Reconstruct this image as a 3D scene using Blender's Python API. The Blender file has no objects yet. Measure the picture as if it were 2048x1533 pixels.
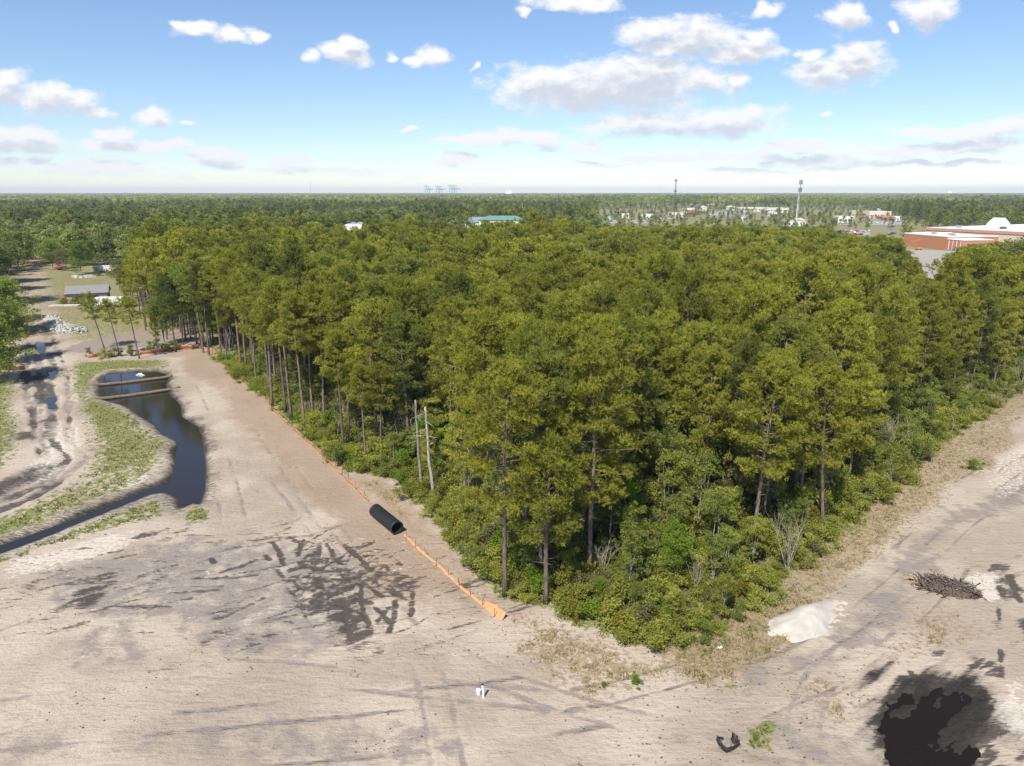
import bpy, math, random
import numpy as np
from mathutils import Vector, Matrix

# ------------------------------------------------------------------ camera, sky, sun, exposure
R = math.radians
scene = bpy.context.scene
COL = scene.collection
HAZE = 9e-5
F_PX, CX, CY, H = 1400.0, 1024.0, 766.5, 33.0          # focal length and centre in photo pixels, flying height in metres
PITCH = math.atan((CY - 385.0) / F_PX)
CP, SP = math.cos(PITCH), math.sin(PITCH)
cam_d = bpy.data.cameras.new('camera'); cam = bpy.data.objects.new('camera', cam_d); COL.objects.link(cam)
cam_d.sensor_width = 36.0; cam_d.lens = 36.0 * F_PX / 2048.0
cam_d.clip_start = 0.5; cam_d.clip_end = 60000
cam.location = (0, 0, H); cam.rotation_euler = (R(90) - PITCH, 0, 0)
scene.camera = cam

SUN_EL, SUN_AZ = R(54), R(206)      # azimuth clockwise from +Y (the view direction): behind and to the left
to_sun = Vector((math.sin(SUN_AZ) * math.cos(SUN_EL), math.cos(SUN_AZ) * math.cos(SUN_EL), math.sin(SUN_EL)))
sd = bpy.data.lights.new('sun', 'SUN'); sd.energy = 4.4; sd.angle = R(0.53); sd.color = (1.0, 0.95, 0.87)
so = bpy.data.objects.new('sun', sd); COL.objects.link(so); so.rotation_euler = to_sun.to_track_quat('Z', 'Y').to_euler()
so.location = to_sun * 200

vs = scene.view_settings
vs.view_transform = 'Standard'; vs.look = 'None'; vs.exposure = 0.68; vs.gamma = 1.0; vs.use_curve_mapping = False
cy = scene.cycles
cy.max_bounces = 5; cy.diffuse_bounces = 2; cy.glossy_bounces = 2; cy.transmission_bounces = 2; cy.transparent_max_bounces = 4
cy.volume_bounces = 0; cy.caustics_reflective = False; cy.caustics_refractive = False
cy.use_denoising = True
try:
    cy.denoiser = 'OPENIMAGEDENOISE'; cy.denoising_prefilter = 'ACCURATE'; cy.denoising_input_passes = 'RGB_ALBEDO_NORMAL'
except Exception: pass

def G(u, v, z=0.0):
    """point at height z under photo pixel (u, v)"""
    a, b = (u - CX) / F_PX, (CY - v) / F_PX
    dz = b * CP - SP; t = (z - H) / dz
    return (a * t, (CP + b * SP) * t)
def PT(u, v, y):
    """point at ground distance y seen at pixel (u, v)"""
    a, b = (u - CX) / F_PX, (CY - v) / F_PX
    t = y / (CP + b * SP)
    return (a * t, y, H + t * (b * CP - SP))
def PROJ(x, y, z):
    """pixel of a point"""
    d = y * CP - (z - H) * SP; b = (y * SP + (z - H) * CP) / d
    return CX + F_PX * x / d, CY - F_PX * b

# ------------------------------------------------------------------ node helpers
def setin(nt, node, key, val):
    s = node.inputs[key]
    if isinstance(val, bpy.types.NodeSocket): nt.links.new(val, s)
    else: s.default_value = val
def nd(nt, typ, ins=None, **props):
    n = nt.nodes.new(typ)
    for k, v in props.items(): setattr(n, k, v)
    for k, v in (ins or {}).items(): setin(nt, n, k, v)
    return n
def mth(nt, op, a, b=None, c=None, clamp=False):
    n = nt.nodes.new('ShaderNodeMath'); n.operation = op; n.use_clamp = clamp
    setin(nt, n, 0, a)
    if b is not None: setin(nt, n, 1, b)
    if c is not None: setin(nt, n, 2, c)
    return n.outputs[0]
def sstep(nt, x, lo, hi):
    n = nd(nt, 'ShaderNodeMapRange', {0: x, 1: lo, 2: hi, 3: 0.0, 4: 1.0}); n.interpolation_type = 'SMOOTHSTEP'
    return n.outputs[0]
def mixc(nt, f, a, b, mode='MIX'):
    n = nt.nodes.new('ShaderNodeMix'); n.data_type = 'RGBA'; n.blend_type = mode
    setin(nt, n, 0, f)
    for i, v in ((6, a), (7, b)): setin(nt, n, i, v if isinstance(v, bpy.types.NodeSocket) else (*v[:3], 1.0))
    return n.outputs[2]
def noise(nt, vec, scale, detail=3.0, rough=0.55, dim='3D'):
    n = nd(nt, 'ShaderNodeTexNoise', {'Scale': scale, 'Detail': detail, 'Roughness': rough}); n.noise_dimensions = dim
    if vec is not None: nt.links.new(vec, n.inputs['Vector'])
    return n.outputs[0]

# ------------------------------------------------------------------ world: Nishita sky and the cumulus of the photograph
world = bpy.data.worlds.new('World'); scene.world = world; world.use_nodes = True
wt = world.node_tree; wt.nodes.clear()
sky = nd(wt, 'ShaderNodeTexSky', sky_type='NISHITA', sun_disc=False, sun_elevation=SUN_EL, sun_rotation=SUN_AZ,
         altitude=0.0, air_density=1.0, dust_density=0.0, ozone_density=3.0)
SKY_TINT = (.93, .97, 1.07)
# each cloud lobe: photo pixel centre, half width, half height, weakness
CL = [(1215,174,230,48,0),(1110,174,120,42,0),(1290,148,125,38,0),(1405,160,60,26,.1),(1475,163,34,20,.25),
      (1340,250,165,26,0),(1455,241,115,27,.05),(1225,246,60,12,.3),
      (1390,72,105,34,.05),(1480,104,90,24,.1),(1290,62,60,28,.2),(1520,78,48,20,.25),(1345,98,80,16,.2),
      (1650,150,80,30,.05),(1715,130,70,38,.1),(1720,95,34,20,.4),(1625,112,30,14,.45),
      (1688,32,46,34,.05),(1530,20,30,18,.15),(1858,24,54,32,.1),(1783,57,15,10,.25),(1155,8,100,18,.1),(1050,28,14,12,.4),
      (385,58,62,18,.15),(455,72,50,18,.2),(515,70,28,16,.1),(345,52,26,11,.2),
      (690,108,46,22,.05),(700,92,24,18,.15),(625,114,20,9,.5),(858,110,34,22,.05),(825,122,26,12,.2),(785,118,18,10,.4),(945,133,12,10,.45),
      (15,175,44,34,.05),(95,196,76,30,.05),(150,205,48,26,.1),(190,222,36,14,.2),
      (308,236,46,18,.15),(370,249,20,7,.35),(230,268,34,15,.05),(35,278,76,26,.1),(75,290,46,18,.2),
      (215,292,86,13,.2),(320,298,84,15,.15),(440,312,70,16,.2),(440,330,70,11,.3),(575,322,60,13,.2),(590,338,90,10,.3),(690,340,90,11,.3),
      (40,324,80,13,.25),(190,338,130,14,.25),(360,364,46,8,.35),(830,358,40,7,.4),
      (940,278,90,13,.15),(1050,274,90,14,.1),(1160,292,84,14,.1),(912,321,54,14,.15),(815,257,14,5,.4),
      (1600,291,94,15,.1),(1530,303,50,10,.25),(1800,302,140,15,.15),(1960,292,110,18,.05),(2010,256,90,22,.1),(1880,264,120,12,.2),
      (1470,315,170,12,.3),(1620,322,260,16,.3),(1880,325,220,8,.35),(1330,322,160,8,.35),(1200,330,120,6,.4),(1656,223,16,5,.45),(1500,344,120,8,.45),
      (2150,250,120,40,.05),(2300,170,120,34,.05),(-120,260,130,26,.1)]
def lobe_px(u, v, ru, rv):
    a, b = (u - CX) / F_PX, (CY - v) / F_PX
    yy = CP + b * SP
    return a / yy, (b * CP - SP) / yy, F_PX / (ru * 1.08) * yy, F_PX / (rv * 1.14) * yy
def cloud_field(lobes, k):
    """density of the cumulus at a point of the sky (x/y, z/y of the direction), as a node group"""
    nt = bpy.data.node_groups.new('cumulus_sector_%d' % k, 'ShaderNodeTree')
    nt.interface.new_socket('P', in_out='INPUT', socket_type='NodeSocketVector'); nt.interface.new_socket('D', in_out='OUTPUT', socket_type='NodeSocketFloat')
    P0 = nt.nodes.new('NodeGroupInput').outputs[0]
    st = nd(nt, 'ShaderNodeVectorMath', {0: P0, 1: (1.0, 1.8, 1.0)}, operation='MULTIPLY').outputs[0]
    wn = nd(nt, 'ShaderNodeTexNoise', {'Vector': st, 'Scale': 15.0, 'Detail': 2.0, 'Roughness': 0.5})
    wv = nd(nt, 'ShaderNodeVectorMath', {0: wn.outputs['Color'], 1: (.5, .5, .5)}, operation='SUBTRACT').outputs[0]
    Pw = nd(nt, 'ShaderNodeVectorMath', {0: wv, 1: (.07, .028, 0), 2: P0}, operation='MULTIPLY_ADD').outputs[0]
    acc = None
    for (u, v, ru, rv, weak) in lobes:
        cx_, cz_, iu, iv = lobe_px(u, v, ru, rv)
        dv = nd(nt, 'ShaderNodeVectorMath', {0: Pw, 1: (iu, iv, 0), 2: (-cx_ * iu, -cz_ * iv, 0)}, operation='MULTIPLY_ADD').outputs[0]
        ln = nd(nt, 'ShaderNodeVectorMath', {0: dv}, operation='LENGTH').outputs['Value']
        if weak: ln = mth(nt, 'ADD', ln, weak * 0.38)
        acc = ln if acc is None else mth(nt, 'SMOOTH_MIN', acc, ln, 0.08)
    fb = noise(nt, st, 32.0, 7.0, 0.66)
    e1 = mth(nt, 'SUBTRACT', 1.13, acc)
    d_ = mth(nt, 'ADD', mth(nt, 'MULTIPLY', mth(nt, 'MINIMUM', e1, .8), 1.55), mth(nt, 'MULTIPLY', mth(nt, 'SUBTRACT', fb, 0.5), 2.5))
    nt.links.new(d_, nt.nodes.new('NodeGroupOutput').inputs[0])
    return nt
SKYS = 0.087
def cloud_bg(nt, PV, Pz, skyc, lobes):
    PV2 = nd(nt, 'ShaderNodeVectorMath', {0: PV, 1: (-.006, .016, 0)}, operation='ADD').outputs[0]
    gt = cloud_field(lobes, len(nt.nodes)); d1 = nd(nt, 'ShaderNodeGroup', node_tree=gt); d2 = nd(nt, 'ShaderNodeGroup', node_tree=gt)
    nt.links.new(PV, d1.inputs[0]); nt.links.new(PV2, d2.inputs[0]); d1, d2 = d1.outputs[0], d2.outputs[0]
    alpha = mth(nt, 'MULTIPLY', mth(nt, 'MULTIPLY', sstep(nt, d1, -.05, 1.0), sstep(nt, Pz, 0.004, 0.04)), .95)
    shade = sstep(nt, d2, .15, 1.35)
    ccol = mixc(nt, shade, (7.7, 7.55, 7.45), (4.7, 5.0, 5.6))
    ccol = mixc(nt, sstep(nt, Pz, 0.03, 0.2), mixc(nt, 0.35, ccol, (5.3, 5.9, 6.9)), ccol)
    return nd(nt, 'ShaderNodeBackground', {0: mixc(nt, alpha, skyc, ccol), 1: SKYS}).outputs[0]
tc = wt.nodes.new('ShaderNodeTexCoord')
sx = nd(wt, 'ShaderNodeSeparateXYZ', {0: tc.outputs['Generated']})
ya = mth(wt, 'MAXIMUM', mth(wt, 'ABSOLUTE', sx.outputs[1]), 0.04)
Px, Pz = mth(wt, 'DIVIDE', sx.outputs[0], ya), mth(wt, 'DIVIDE', sx.outputs[2], ya)
PV = nd(wt, 'ShaderNodeCombineXYZ', {0: Px, 1: Pz}).outputs[0]
skyc = mixc(wt, 1.0, sky.outputs[0], SKY_TINT, 'MULTIPLY')
plain_bg = nd(wt, 'ShaderNodeBackground', {0: skyc, 1: SKYS}).outputs[0]
def mixs(f, a, b):
    n = nd(wt, 'ShaderNodeMixShader', {0: f}); wt.links.new(a, n.inputs[1]); wt.links.new(b, n.inputs[2]); return n.outputs[0]
# the band of cumulus is worked out in sectors, each with the lobes that reach into it
CUTS = [-.95, -.5, -.2, .12, .32, .55, .95]
cur = plain_bg
for lo, hi in list(zip(CUTS[:-1], CUTS[1:]))[::-1]:
    ls = [L for L in CL if lobe_px(*L[:4])[0] + 1.5 * L[2] / F_PX + .05 > lo and lobe_px(*L[:4])[0] - 1.5 * L[2] / F_PX - .05 < hi]
    cur = mixs(mth(wt, 'MULTIPLY', mth(wt, 'GREATER_THAN', Px, lo), mth(wt, 'LESS_THAN', Px, hi)), cur, cloud_bg(wt, PV, Pz, skyc, ls))
band = mth(wt, 'MULTIPLY', mth(wt, 'GREATER_THAN', Pz, .004), mth(wt, 'LESS_THAN', Pz, .36))
wo = wt.nodes.new('ShaderNodeOutputWorld'); wt.links.new(mixs(band, plain_bg, cur), wo.inputs[0])
world.cycles.sampling_method = 'MANUAL'; world.cycles.sample_map_resolution = 512

# ------------------------------------------------------------------ numpy helpers
rng = np.random.default_rng(7)
random.seed(7)
_lat = rng.random((256, 256))
def vnoise(x, y, s, seed=0):
    x = x / s + seed * 17.3; y = y / s + seed * 9.1
    xi = np.floor(x).astype(int); yi = np.floor(y).astype(int)
    fx = x - xi; fy = y - yi; fx = fx * fx * (3 - 2 * fx); fy = fy * fy * (3 - 2 * fy)
    x0, x1, y0, y1 = xi & 255, (xi + 1) & 255, yi & 255, (yi + 1) & 255
    return (_lat[x0, y0] * (1 - fx) + _lat[x1, y0] * fx) * (1 - fy) + (_lat[x0, y1] * (1 - fx) + _lat[x1, y1] * fx) * fy
def fbm(x, y, s, seed=0, oct=4):
    t, a, n = 0, .5, 0
    for i in range(oct):
        t = t + a * vnoise(x, y, s / 2 ** i, seed + i); n += a; a *= .55
    return t / n
def smooth(x, lo, hi):
    t = np.clip((x - lo) / (hi - lo), 0, 1); return t * t * (3 - 2 * t)
def segdist(X, Y, a, b):
    dx, dy = b[0] - a[0], b[1] - a[1]; L = dx * dx + dy * dy + 1e-9
    t = np.clip(((X - a[0]) * dx + (Y - a[1]) * dy) / L, 0, 1)
    return np.hypot(X - a[0] - t * dx, Y - a[1] - t * dy)
def inpoly(X, Y, P):
    c = np.zeros(X.shape, bool); n = len(P)
    for i in range(n):
        (x1, y1), (x2, y2) = P[i], P[(i + 1) % n]
        if y1 == y2: continue
        c ^= ((y1 > Y) != (y2 > Y)) & (X < (x2 - x1) * (Y - y1) / (y2 - y1) + x1)
    return c
def sdf(X, Y, P, reach=12.0):
    """negative inside, clipped at +-reach"""
    P = np.array(P); out = np.full(X.shape, reach)
    m = (X > P[:, 0].min() - reach) & (X < P[:, 0].max() + reach) & (Y > P[:, 1].min() - reach) & (Y < P[:, 1].max() + reach)
    x, y = X[m], Y[m]; d = np.full(x.shape, reach)
    for i in range(len(P)): d = np.minimum(d, segdist(x, y, P[i], P[(i + 1) % len(P)]))
    d[inpoly(x, y, P)] *= -1
    out[m] = d
    return out
def linedist(X, Y, P, reach=5.0):
    P = np.array(P); out = np.full(X.shape, reach)
    m = (X > P[:, 0].min() - reach) & (X < P[:, 0].max() + reach) & (Y > P[:, 1].min() - reach) & (Y < P[:, 1].max() + reach)
    x, y = X[m], Y[m]; d = np.full(x.shape, reach)
    for i in range(len(P) - 1): d = np.minimum(d, segdist(x, y, P[i], P[i + 1]))
    out[m] = d
    return out
def GP(pts): return [G(u, v) for u, v in pts]

def mesh_np(name, V, faces, mats=(), midx=None, smooth_=False, attrs=None):
    """V (n,3); faces list of (m,k) int arrays; midx one material index per array"""
    me = bpy.data.meshes.new(name)
    V = np.asarray(V, np.float32); me.vertices.add(len(V)); me.vertices.foreach_set('co', V.ravel())
    faces = [np.asarray(f, np.int32) for f in faces if len(f)]
    loops = np.concatenate([f.ravel() for f in faces]); me.loops.add(len(loops)); me.loops.foreach_set('vertex_index', loops)
    tot = np.concatenate([np.full(len(f), f.shape[1], np.int32) for f in faces]); start = np.concatenate([[0], np.cumsum(tot)[:-1]]).astype(np.int32)
    me.polygons.add(len(tot)); me.polygons.foreach_set('loop_start', start)
    for m in mats: me.materials.append(m)
    if midx is not None:
        me.polygons.foreach_set('material_index', np.concatenate([np.full(len(f), i, np.int32) for f, i in zip(faces, midx)]))
    me.polygons.foreach_set('use_smooth', np.full(len(tot), bool(smooth_)))
    for an, (typ, arr) in (attrs or {}).items():
        at = me.attributes.new(an, typ, 'POINT'); at.data.foreach_set('color' if 'COLOR' in typ else 'value', np.asarray(arr, np.float32).ravel())
    me.update(calc_edges=True); me.validate()
    return me
def put(name, me, parent=None, loc=(0, 0, 0), rot=(0, 0, 0), scl=(1, 1, 1)):
    o = bpy.data.objects.new(name, me); COL.objects.link(o); o.parent = parent
    o.location = loc; o.rotation_euler = rot; o.scale = scl
    return o
def tag(o, label=None, cat=None, group=None, kind=None):
    if label: o['label'] = label
    if cat: o['category'] = cat
    if group: o['group'] = group
    if kind: o['kind'] = kind
    return o
def root(name, label, cat, loc, rz=0.0, group=None, scl=1.0):
    o = bpy.data.objects.new(name, None); COL.objects.link(o); o.empty_display_size = .3
    o.location = loc; o.rotation_euler = (0, 0, rz); o.scale = (scl,) * 3 if not isinstance(scl, tuple) else scl
    return tag(o, label, cat, group)

class MB:
    """collects shapes that become ONE mesh"""
    def __init__(s): s.v = []; s.f = {}; s.n = 0
    def add(s, V, F, m=0):
        V = np.asarray(V, float)
        for f in F: s.f.setdefault((len(f), m), []).append([i + s.n for i in f])
        s.v.append(V); s.n += len(V)
    def box(s, c, d, rz=0.0, m=0, taper=1.0):
        x, y, z = d[0] / 2, d[1] / 2, d[2] / 2
        V = np.array([(-x, -y, -z), (x, -y, -z), (x, y, -z), (-x, y, -z), (-x * taper, -y * taper, z), (x * taper, -y * taper, z), (x * taper, y * taper, z), (-x * taper, y * taper, z)])
        cs, sn = math.cos(rz), math.sin(rz)
        V = np.c_[V[:, 0] * cs - V[:, 1] * sn, V[:, 0] * sn + V[:, 1] * cs, V[:, 2]] + np.array(c)
        s.add(V, [(0, 3, 2, 1), (4, 5, 6, 7), (0, 1, 5, 4), (1, 2, 6, 5), (2, 3, 7, 6), (3, 0, 4, 7)], m)
    def tube(s, pts, rad, n=6, m=0, cap=True):
        pts = np.asarray(pts, float); k = len(pts); rad = np.broadcast_to(rad, (k,))
        T = np.gradient(pts, axis=0); T /= np.linalg.norm(T, axis=1)[:, None] + 1e-9
        up = np.array((0, 0, 1.0)) if abs(T[0][2]) < .9 else np.array((1.0, 0, 0))
        ang = np.arange(n) * 2 * math.pi / n; V = []
        for p, t, r in zip(pts, T, rad):
            a = np.cross(t, up); a /= np.linalg.norm(a) + 1e-9; b = np.cross(a, t)
            V.append(p + r * (np.cos(ang)[:, None] * a + np.sin(ang)[:, None] * b))
        V = np.concatenate(V); F = []
        for i in range(k - 1):
            for j in range(n):
                q = (j + 1) % n; F.append((i * n + j, i * n + q, (i + 1) * n + q, (i + 1) * n + j))
        if cap: F += [tuple(range(n))[::-1], tuple((k - 1) * n + j for j in range(n))]
        s.add(V, F, m)
    def bar(s, a, b, w, m=0): s.tube([a, b], w, 4, m)
    def poly(s, V, F, m=0): s.add(V, F, m)
    def mesh(s, name, mats, smooth_=False):
        ks = sorted(s.f); return mesh_np(name, np.concatenate(s.v), [np.array(s.f[k]) for k in ks], mats, [k[1] for k in ks], smooth_)
    def build(s, name, mats, parent=None, smooth_=False, **kw):
        return put(name, s.mesh(name, mats if isinstance(mats, (list, tuple)) else [mats], smooth_), parent, **kw)

# ------------------------------------------------------------------ materials
def new_mat(name):
    m = bpy.data.materials.new(name); m.use_nodes = True; t = m.node_tree
    return m, t, t.nodes['Principled BSDF']
def plain(name, col, rough=.7, var=.12, scale=2.0, metal=0.0, bump=0.0, spec=.4):
    m, t, b = new_mat(name); co = nd(t, 'ShaderNodeTexCoord').outputs['Object']
    n = noise(t, co, scale, 5.0, .6)
    f = mth(t, 'MULTIPLY_ADD', mth(t, 'SUBTRACT', n, .5), 2 * var * 2, 1.0)
    c = nd(t, 'ShaderNodeVectorMath', {0: tuple(col), 1: nd(t, 'ShaderNodeCombineXYZ', {0: f, 1: f, 2: f}).outputs[0]}, operation='MULTIPLY').outputs[0]
    t.links.new(c, b.inputs['Base Color']); b.inputs['Roughness'].default_value = rough; b.inputs['Metallic'].default_value = metal
    b.inputs['Specular IOR Level'].default_value = spec
    if bump:
        bn = nd(t, 'ShaderNodeBump', {'Height': noise(t, co, scale * 4, 4.0), 'Strength': bump}); t.links.new(bn.outputs[0], b.inputs['Normal'])
    return m
def foliage(name, ca, cb, hue_bright=.45, trans=.5, brn=.25):
    """colour varies from plant to plant and from spray to spray"""
    m, t, b = new_mat(name); out = t.nodes['Material Output']; t.nodes.remove(b)
    oi = nd(t, 'ShaderNodeObjectInfo'); at = nd(t, 'ShaderNodeAttribute', attribute_name='tone')
    f = mth(t, 'ADD', mth(t, 'MULTIPLY', oi.outputs['Random'], .62), mth(t, 'MULTIPLY', at.outputs['Fac'], .38))
    c = mixc(t, f, ca, cb)
    r3 = mth(t, 'FRACT', mth(t, 'MULTIPLY', oi.outputs['Random'], 5.77))
    c = mixc(t, mth(t, 'MULTIPLY', sstep(t, mth(t, 'ADD', mth(t, 'MULTIPLY', at.outputs['Fac'], .6), mth(t, 'MULTIPLY', r3, .4)), .62, .95), brn), c, (.26, .19, .085))
    r2 = mth(t, 'FRACT', mth(t, 'MULTIPLY', oi.outputs['Random'], 17.31))
    br = mth(t, 'MULTIPLY', mth(t, 'MULTIPLY_ADD', r2, hue_bright, 1.0 - hue_bright / 2), mth(t, 'MULTIPLY_ADD', at.outputs['Fac'], .5, .75))
    c = nd(t, 'ShaderNodeVectorMath', {0: c, 1: nd(t, 'ShaderNodeCombineXYZ', {0: br, 1: br, 2: br}).outputs[0]}, operation='MULTIPLY').outputs[0]
    d = nd(t, 'ShaderNodeBsdfDiffuse', {0: c}); tr = nd(t, 'ShaderNodeBsdfTranslucent', {0: mixc(t, 1.0, c, (1.1, 1.25, .6), 'MULTIPLY')})
    mx = nd(t, 'ShaderNodeMixShader', {0: trans}); t.links.new(d.outputs[0], mx.inputs[1]); t.links.new(tr.outputs[0], mx.inputs[2])
    t.links.new(mx.outputs[0], out.inputs[0])
    return m
M = {}
M['pine'] = foliage('pine_needles', (.240, .266, .048), (.440, .405, .066))
M['pine_dark'] = foliage('dark_needles', (.170, .200, .048), (.265, .275, .060))
M['leaf'] = foliage('broad_leaves', (.180, .225, .052), (.310, .330, .088))
M['leaf_bright'] = foliage('spring_leaves', (.150, .240, .022), (.215, .290, .040), .2)
M['leaf_yellow'] = foliage('yellow_leaves', (.200, .190, .022), (.270, .220, .035), .2)
M['leaf_dull'] = foliage('dull_leaves', (.15, .15, .06), (.22, .21, .09), .3)
M['shrub'] = foliage('shrub_leaves', (.235, .262, .050), (.410, .390, .085), .4)
M['far_mix'] = foliage('far_leaves', (.190, .225, .075), (.390, .400, .125), .5)
M['far_pine'] = foliage('far_needles', (.140, .165, .056), (.240, .255, .080), .4)
M['dry_grass'] = foliage('dry_grass_blades', (.36, .27, .15), (.46, .36, .21), .3, .15)
M['grass'] = foliage('grass_blades', (.10, .14, .025), (.21, .23, .05), .3, .2)
M['redbud'] = foliage('pink_blossom', (.42, .09, .14), (.50, .14, .20), .2)

def bark(name, ca, cb):
    m, t, b = new_mat(name); co = nd(t, 'ShaderNodeTexCoord').outputs['Object']
    st_ = nd(t, 'ShaderNodeVectorMath', {0: co, 1: (7, 7, 1.6)}, operation='MULTIPLY').outputs[0]
    n = noise(t, st_, 1.3, 5.0, .65); oi = nd(t, 'ShaderNodeObjectInfo')
    c = mixc(t, sstep(t, n, .35, .66), ca, cb)
    k = mth(t, 'MULTIPLY_ADD', oi.outputs['Random'], .5, .75)
    c = nd(t, 'ShaderNodeVectorMath', {0: c, 1: nd(t, 'ShaderNodeCombineXYZ', {0: k, 1: k, 2: k}).outputs[0]}, operation='MULTIPLY').outputs[0]
    t.links.new(c, b.inputs['Base Color']); b.inputs['Roughness'].default_value = .9; b.inputs['Specular IOR Level'].default_value = .15
    bn = nd(t, 'ShaderNodeBump', {'Height': n, 'Strength': .6, 'Distance': .04}); t.links.new(bn.outputs[0], b.inputs['Normal'])
    return m
M['bark'] = bark('pine_bark', (.085, .062, .050), (.230, .180, .150))
M['bark_grey'] = bark('grey_bark', (.20, .175, .15), (.40, .365, .325))
M['deadwood'] = bark('bleached_wood', (.22, .195, .165), (.40, .36, .315))
M['stick'] = bark('brush_wood', (.055, .042, .034), (.20, .155, .125))
M['freshwood'] = bark('split_wood', (.46, .30, .17), (.66, .48, .31))

# ------------------------------------------------------------------ ground
FOREST_EDGE = [(430,718),(462,754),(508,784),(548,822),(598,864),(648,910),(690,945),(738,953),(790,968),(815,1000),(865,1045),(885,1100),(930,1140),
               (965,1168),(1000,1200),(1060,1215),(1100,1232),(1140,1262),(1200,1268),(1255,1298),(1330,1310),(1400,1316),(1432,1286),(1480,1252),
               (1560,1178),(1650,1102),(1740,1036),(1830,962),(1890,898),(1950,850),(2048,786),(2200,715),(2500,600)]
FP = GP(FOREST_EDGE) + [(420, 300), (-150, 300), (-160, 262)] + GP([(235,548),(300,602),(385,645),(412,692)])
POND = GP([(200,760),(206,750),(222,744),(260,741),(310,740),(332,746),(336,757),(331,768),(340,788),(358,806),(362,830),(382,843),(397,852),(404,880),(410,915),
           (409,958),(406,980),(398,1003),(386,1000),(364,1010),(358,1000),(360,992),(343,984),(330,980),(300,984),(250,1003),(200,1024),(100,1064),(-120,1144),
           (-120,1130),(0,1086),(100,1051),(200,1012),(300,972),(340,957),(350,930),(351,895),(357,880),(326,864),(312,846),(282,829),(252,808),(208,796),(200,786)])
PUDDLE = GP([(1745,1480),(1738,1440),(1760,1400),(1790,1375),(1830,1362),(1880,1355),(1930,1362),(1965,1385),(1985,1420),(1975,1470),(1960,1530),(1940,1620),(1780,1620),(1760,1540)])
SMALL_PUDDLES = [GP([(100,792),(106,792),(109,803),(108,813),(104,814),(100,804)]), GP([(76,682),(82,685),(88,700),(86,706),(80,698)]), GP([(100,742),(106,740),(107,752),(102,756)])]
def rows():
    y = -70.0; out = []
    while y < 28: out.append(y); y += 5.0 if y < 18 else 1.2
    while y < 320: out.append(y); y += max(.11, .11 * (y / 34) ** 1.55)
    while y < 14000: out.append(y); y *= 1.05
    return np.array(out)
ry = rows()
s_in = np.linspace(-1, 1, 620); ext = np.array([.06, .14, .26, .42, .65, 1.0, 1.5, 2.2])
cs_ = np.concatenate([-(1 + ext[::-1]), s_in, 1 + ext])
hw = .79 * np.maximum(ry, 30) + 7
GX = cs_[None, :] * hw[:, None]; GY = np.repeat(ry[:, None], len(cs_), 1)
X, Y = GX.ravel(), GY.ravel()
z = (fbm(X, Y, 9, 1) - .5) * .35 + (fbm(X, Y, 1.6, 2, 3) - .5) * .10
z *= smooth(-Y, -1500, -200) * 1.0
n1, n2, n3 = fbm(X, Y, 6, 11), fbm(X, Y, 2.2, 12), fbm(X, Y, 25, 13)
near = (Y < 330)
def blob(P, soft, amp=2.0, nz=None):
    d = sdf(X, Y, P, max(12.0, soft * 2)) + ((nz if nz is not None else n1) - .5) * amp * 2
    return 1 - smooth(d, -soft, soft)
grass = np.zeros_like(X); tan = np.zeros_like(X); brown = np.zeros_like(X); dark = np.zeros_like(X)
grey = np.zeros_like(X); white = np.zeros_like(X); litter = np.zeros_like(X); wet = np.zeros_like(X)
dF = sdf(X, Y, FP, 20.0)
litter = 1 - smooth(dF + (n1 - .5) * 2, -5.0, -2.2); grass = np.maximum(grass, .75 * (1 - smooth(dF + (n1 - .5) * 2, -1.2, .5)))
far = smooth(Y + (n3 - .5) * 20, 150, 172)
litter = np.maximum(litter, .0 * far)
grass = np.maximum(grass, far * .62); brown = np.maximum(brown, far * .6); tan = np.maximum(tan, far * .45)
# verge of dry grass along the wood
vd = GP([(1400,1316),(1432,1286),(1480,1252),(1560,1178),(1650,1102),(1740,1036),(1830,962),(1890,898),(1950,850),(2048,786),(2200,715)])
dv_ = linedist(X, Y, vd, 14.0)
tan = np.maximum(tan, .8 * (1 - smooth(dv_ + (n1 - .5) * 4, 2.0, 5.5)))
tan = np.maximum(tan, .75 * blob(GP([(1880,900),(1950,868),(2048,800),(2100,800),(2048,850),(1990,940),(1930,955),(1870,960)]), 1.5))
grass = np.maximum(grass, .36 * (1 - smooth(dv_ + (n2 - .5) * 5, 1.5, 6.0)))
grass = np.maximum(grass, .52 * blob(GP([(1925,925),(1975,905),(1990,935),(1950,955)]), 1.2))
# front-left corner of the wood: dry grass on sand
tan = np.maximum(tan, .70 * blob(GP([(1010,1215),(1100,1232),(1200,1268),(1330,1310),(1400,1316),(1430,1330),(1330,1385),(1200,1395),(1110,1350),(1040,1290)]), 2.5, 3.0))
grass = np.maximum(grass, .46 * blob(GP([(1200,1360),(1320,1345),(1325,1380),(1230,1395)]), 1.0))
fl = GP([(1003,1242),(950,1200),(900,1155),(850,1110),(810,1075),(735,1000),(700,965),(640,905),(590,860),(540,815),(510,778),(470,750),(430,712),(400,697)])
dfl = linedist(X, Y, fl, 16.0)
fence_side = inpoly(X, Y, fl + GP([(300,690),(300,1000),(700,1300)]))
brown = np.maximum(brown, np.where(fence_side, 1, .7) * (1 - smooth(dfl + (n1 - .5) * 6, 2.5, 10.0)) * smooth(Y, 42, 60))
brown = np.maximum(brown, .55 * blob(GP([(380,705),(430,715),(520,800),(600,880),(560,960),(440,830),(370,740)]), 4, 3))
tan = np.maximum(tan, .85 * blob(GP([(712,966),(760,958),(795,985),(815,1030),(850,1065),(840,1080),(780,1020)]), 1.2, 1.0))
tan = np.maximum(tan, .6 * blob(GP([(830,1065),(880,1100),(960,1180),(1010,1225),(1000,1240),(900,1140)]), 1.0, 1.0))
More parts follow.
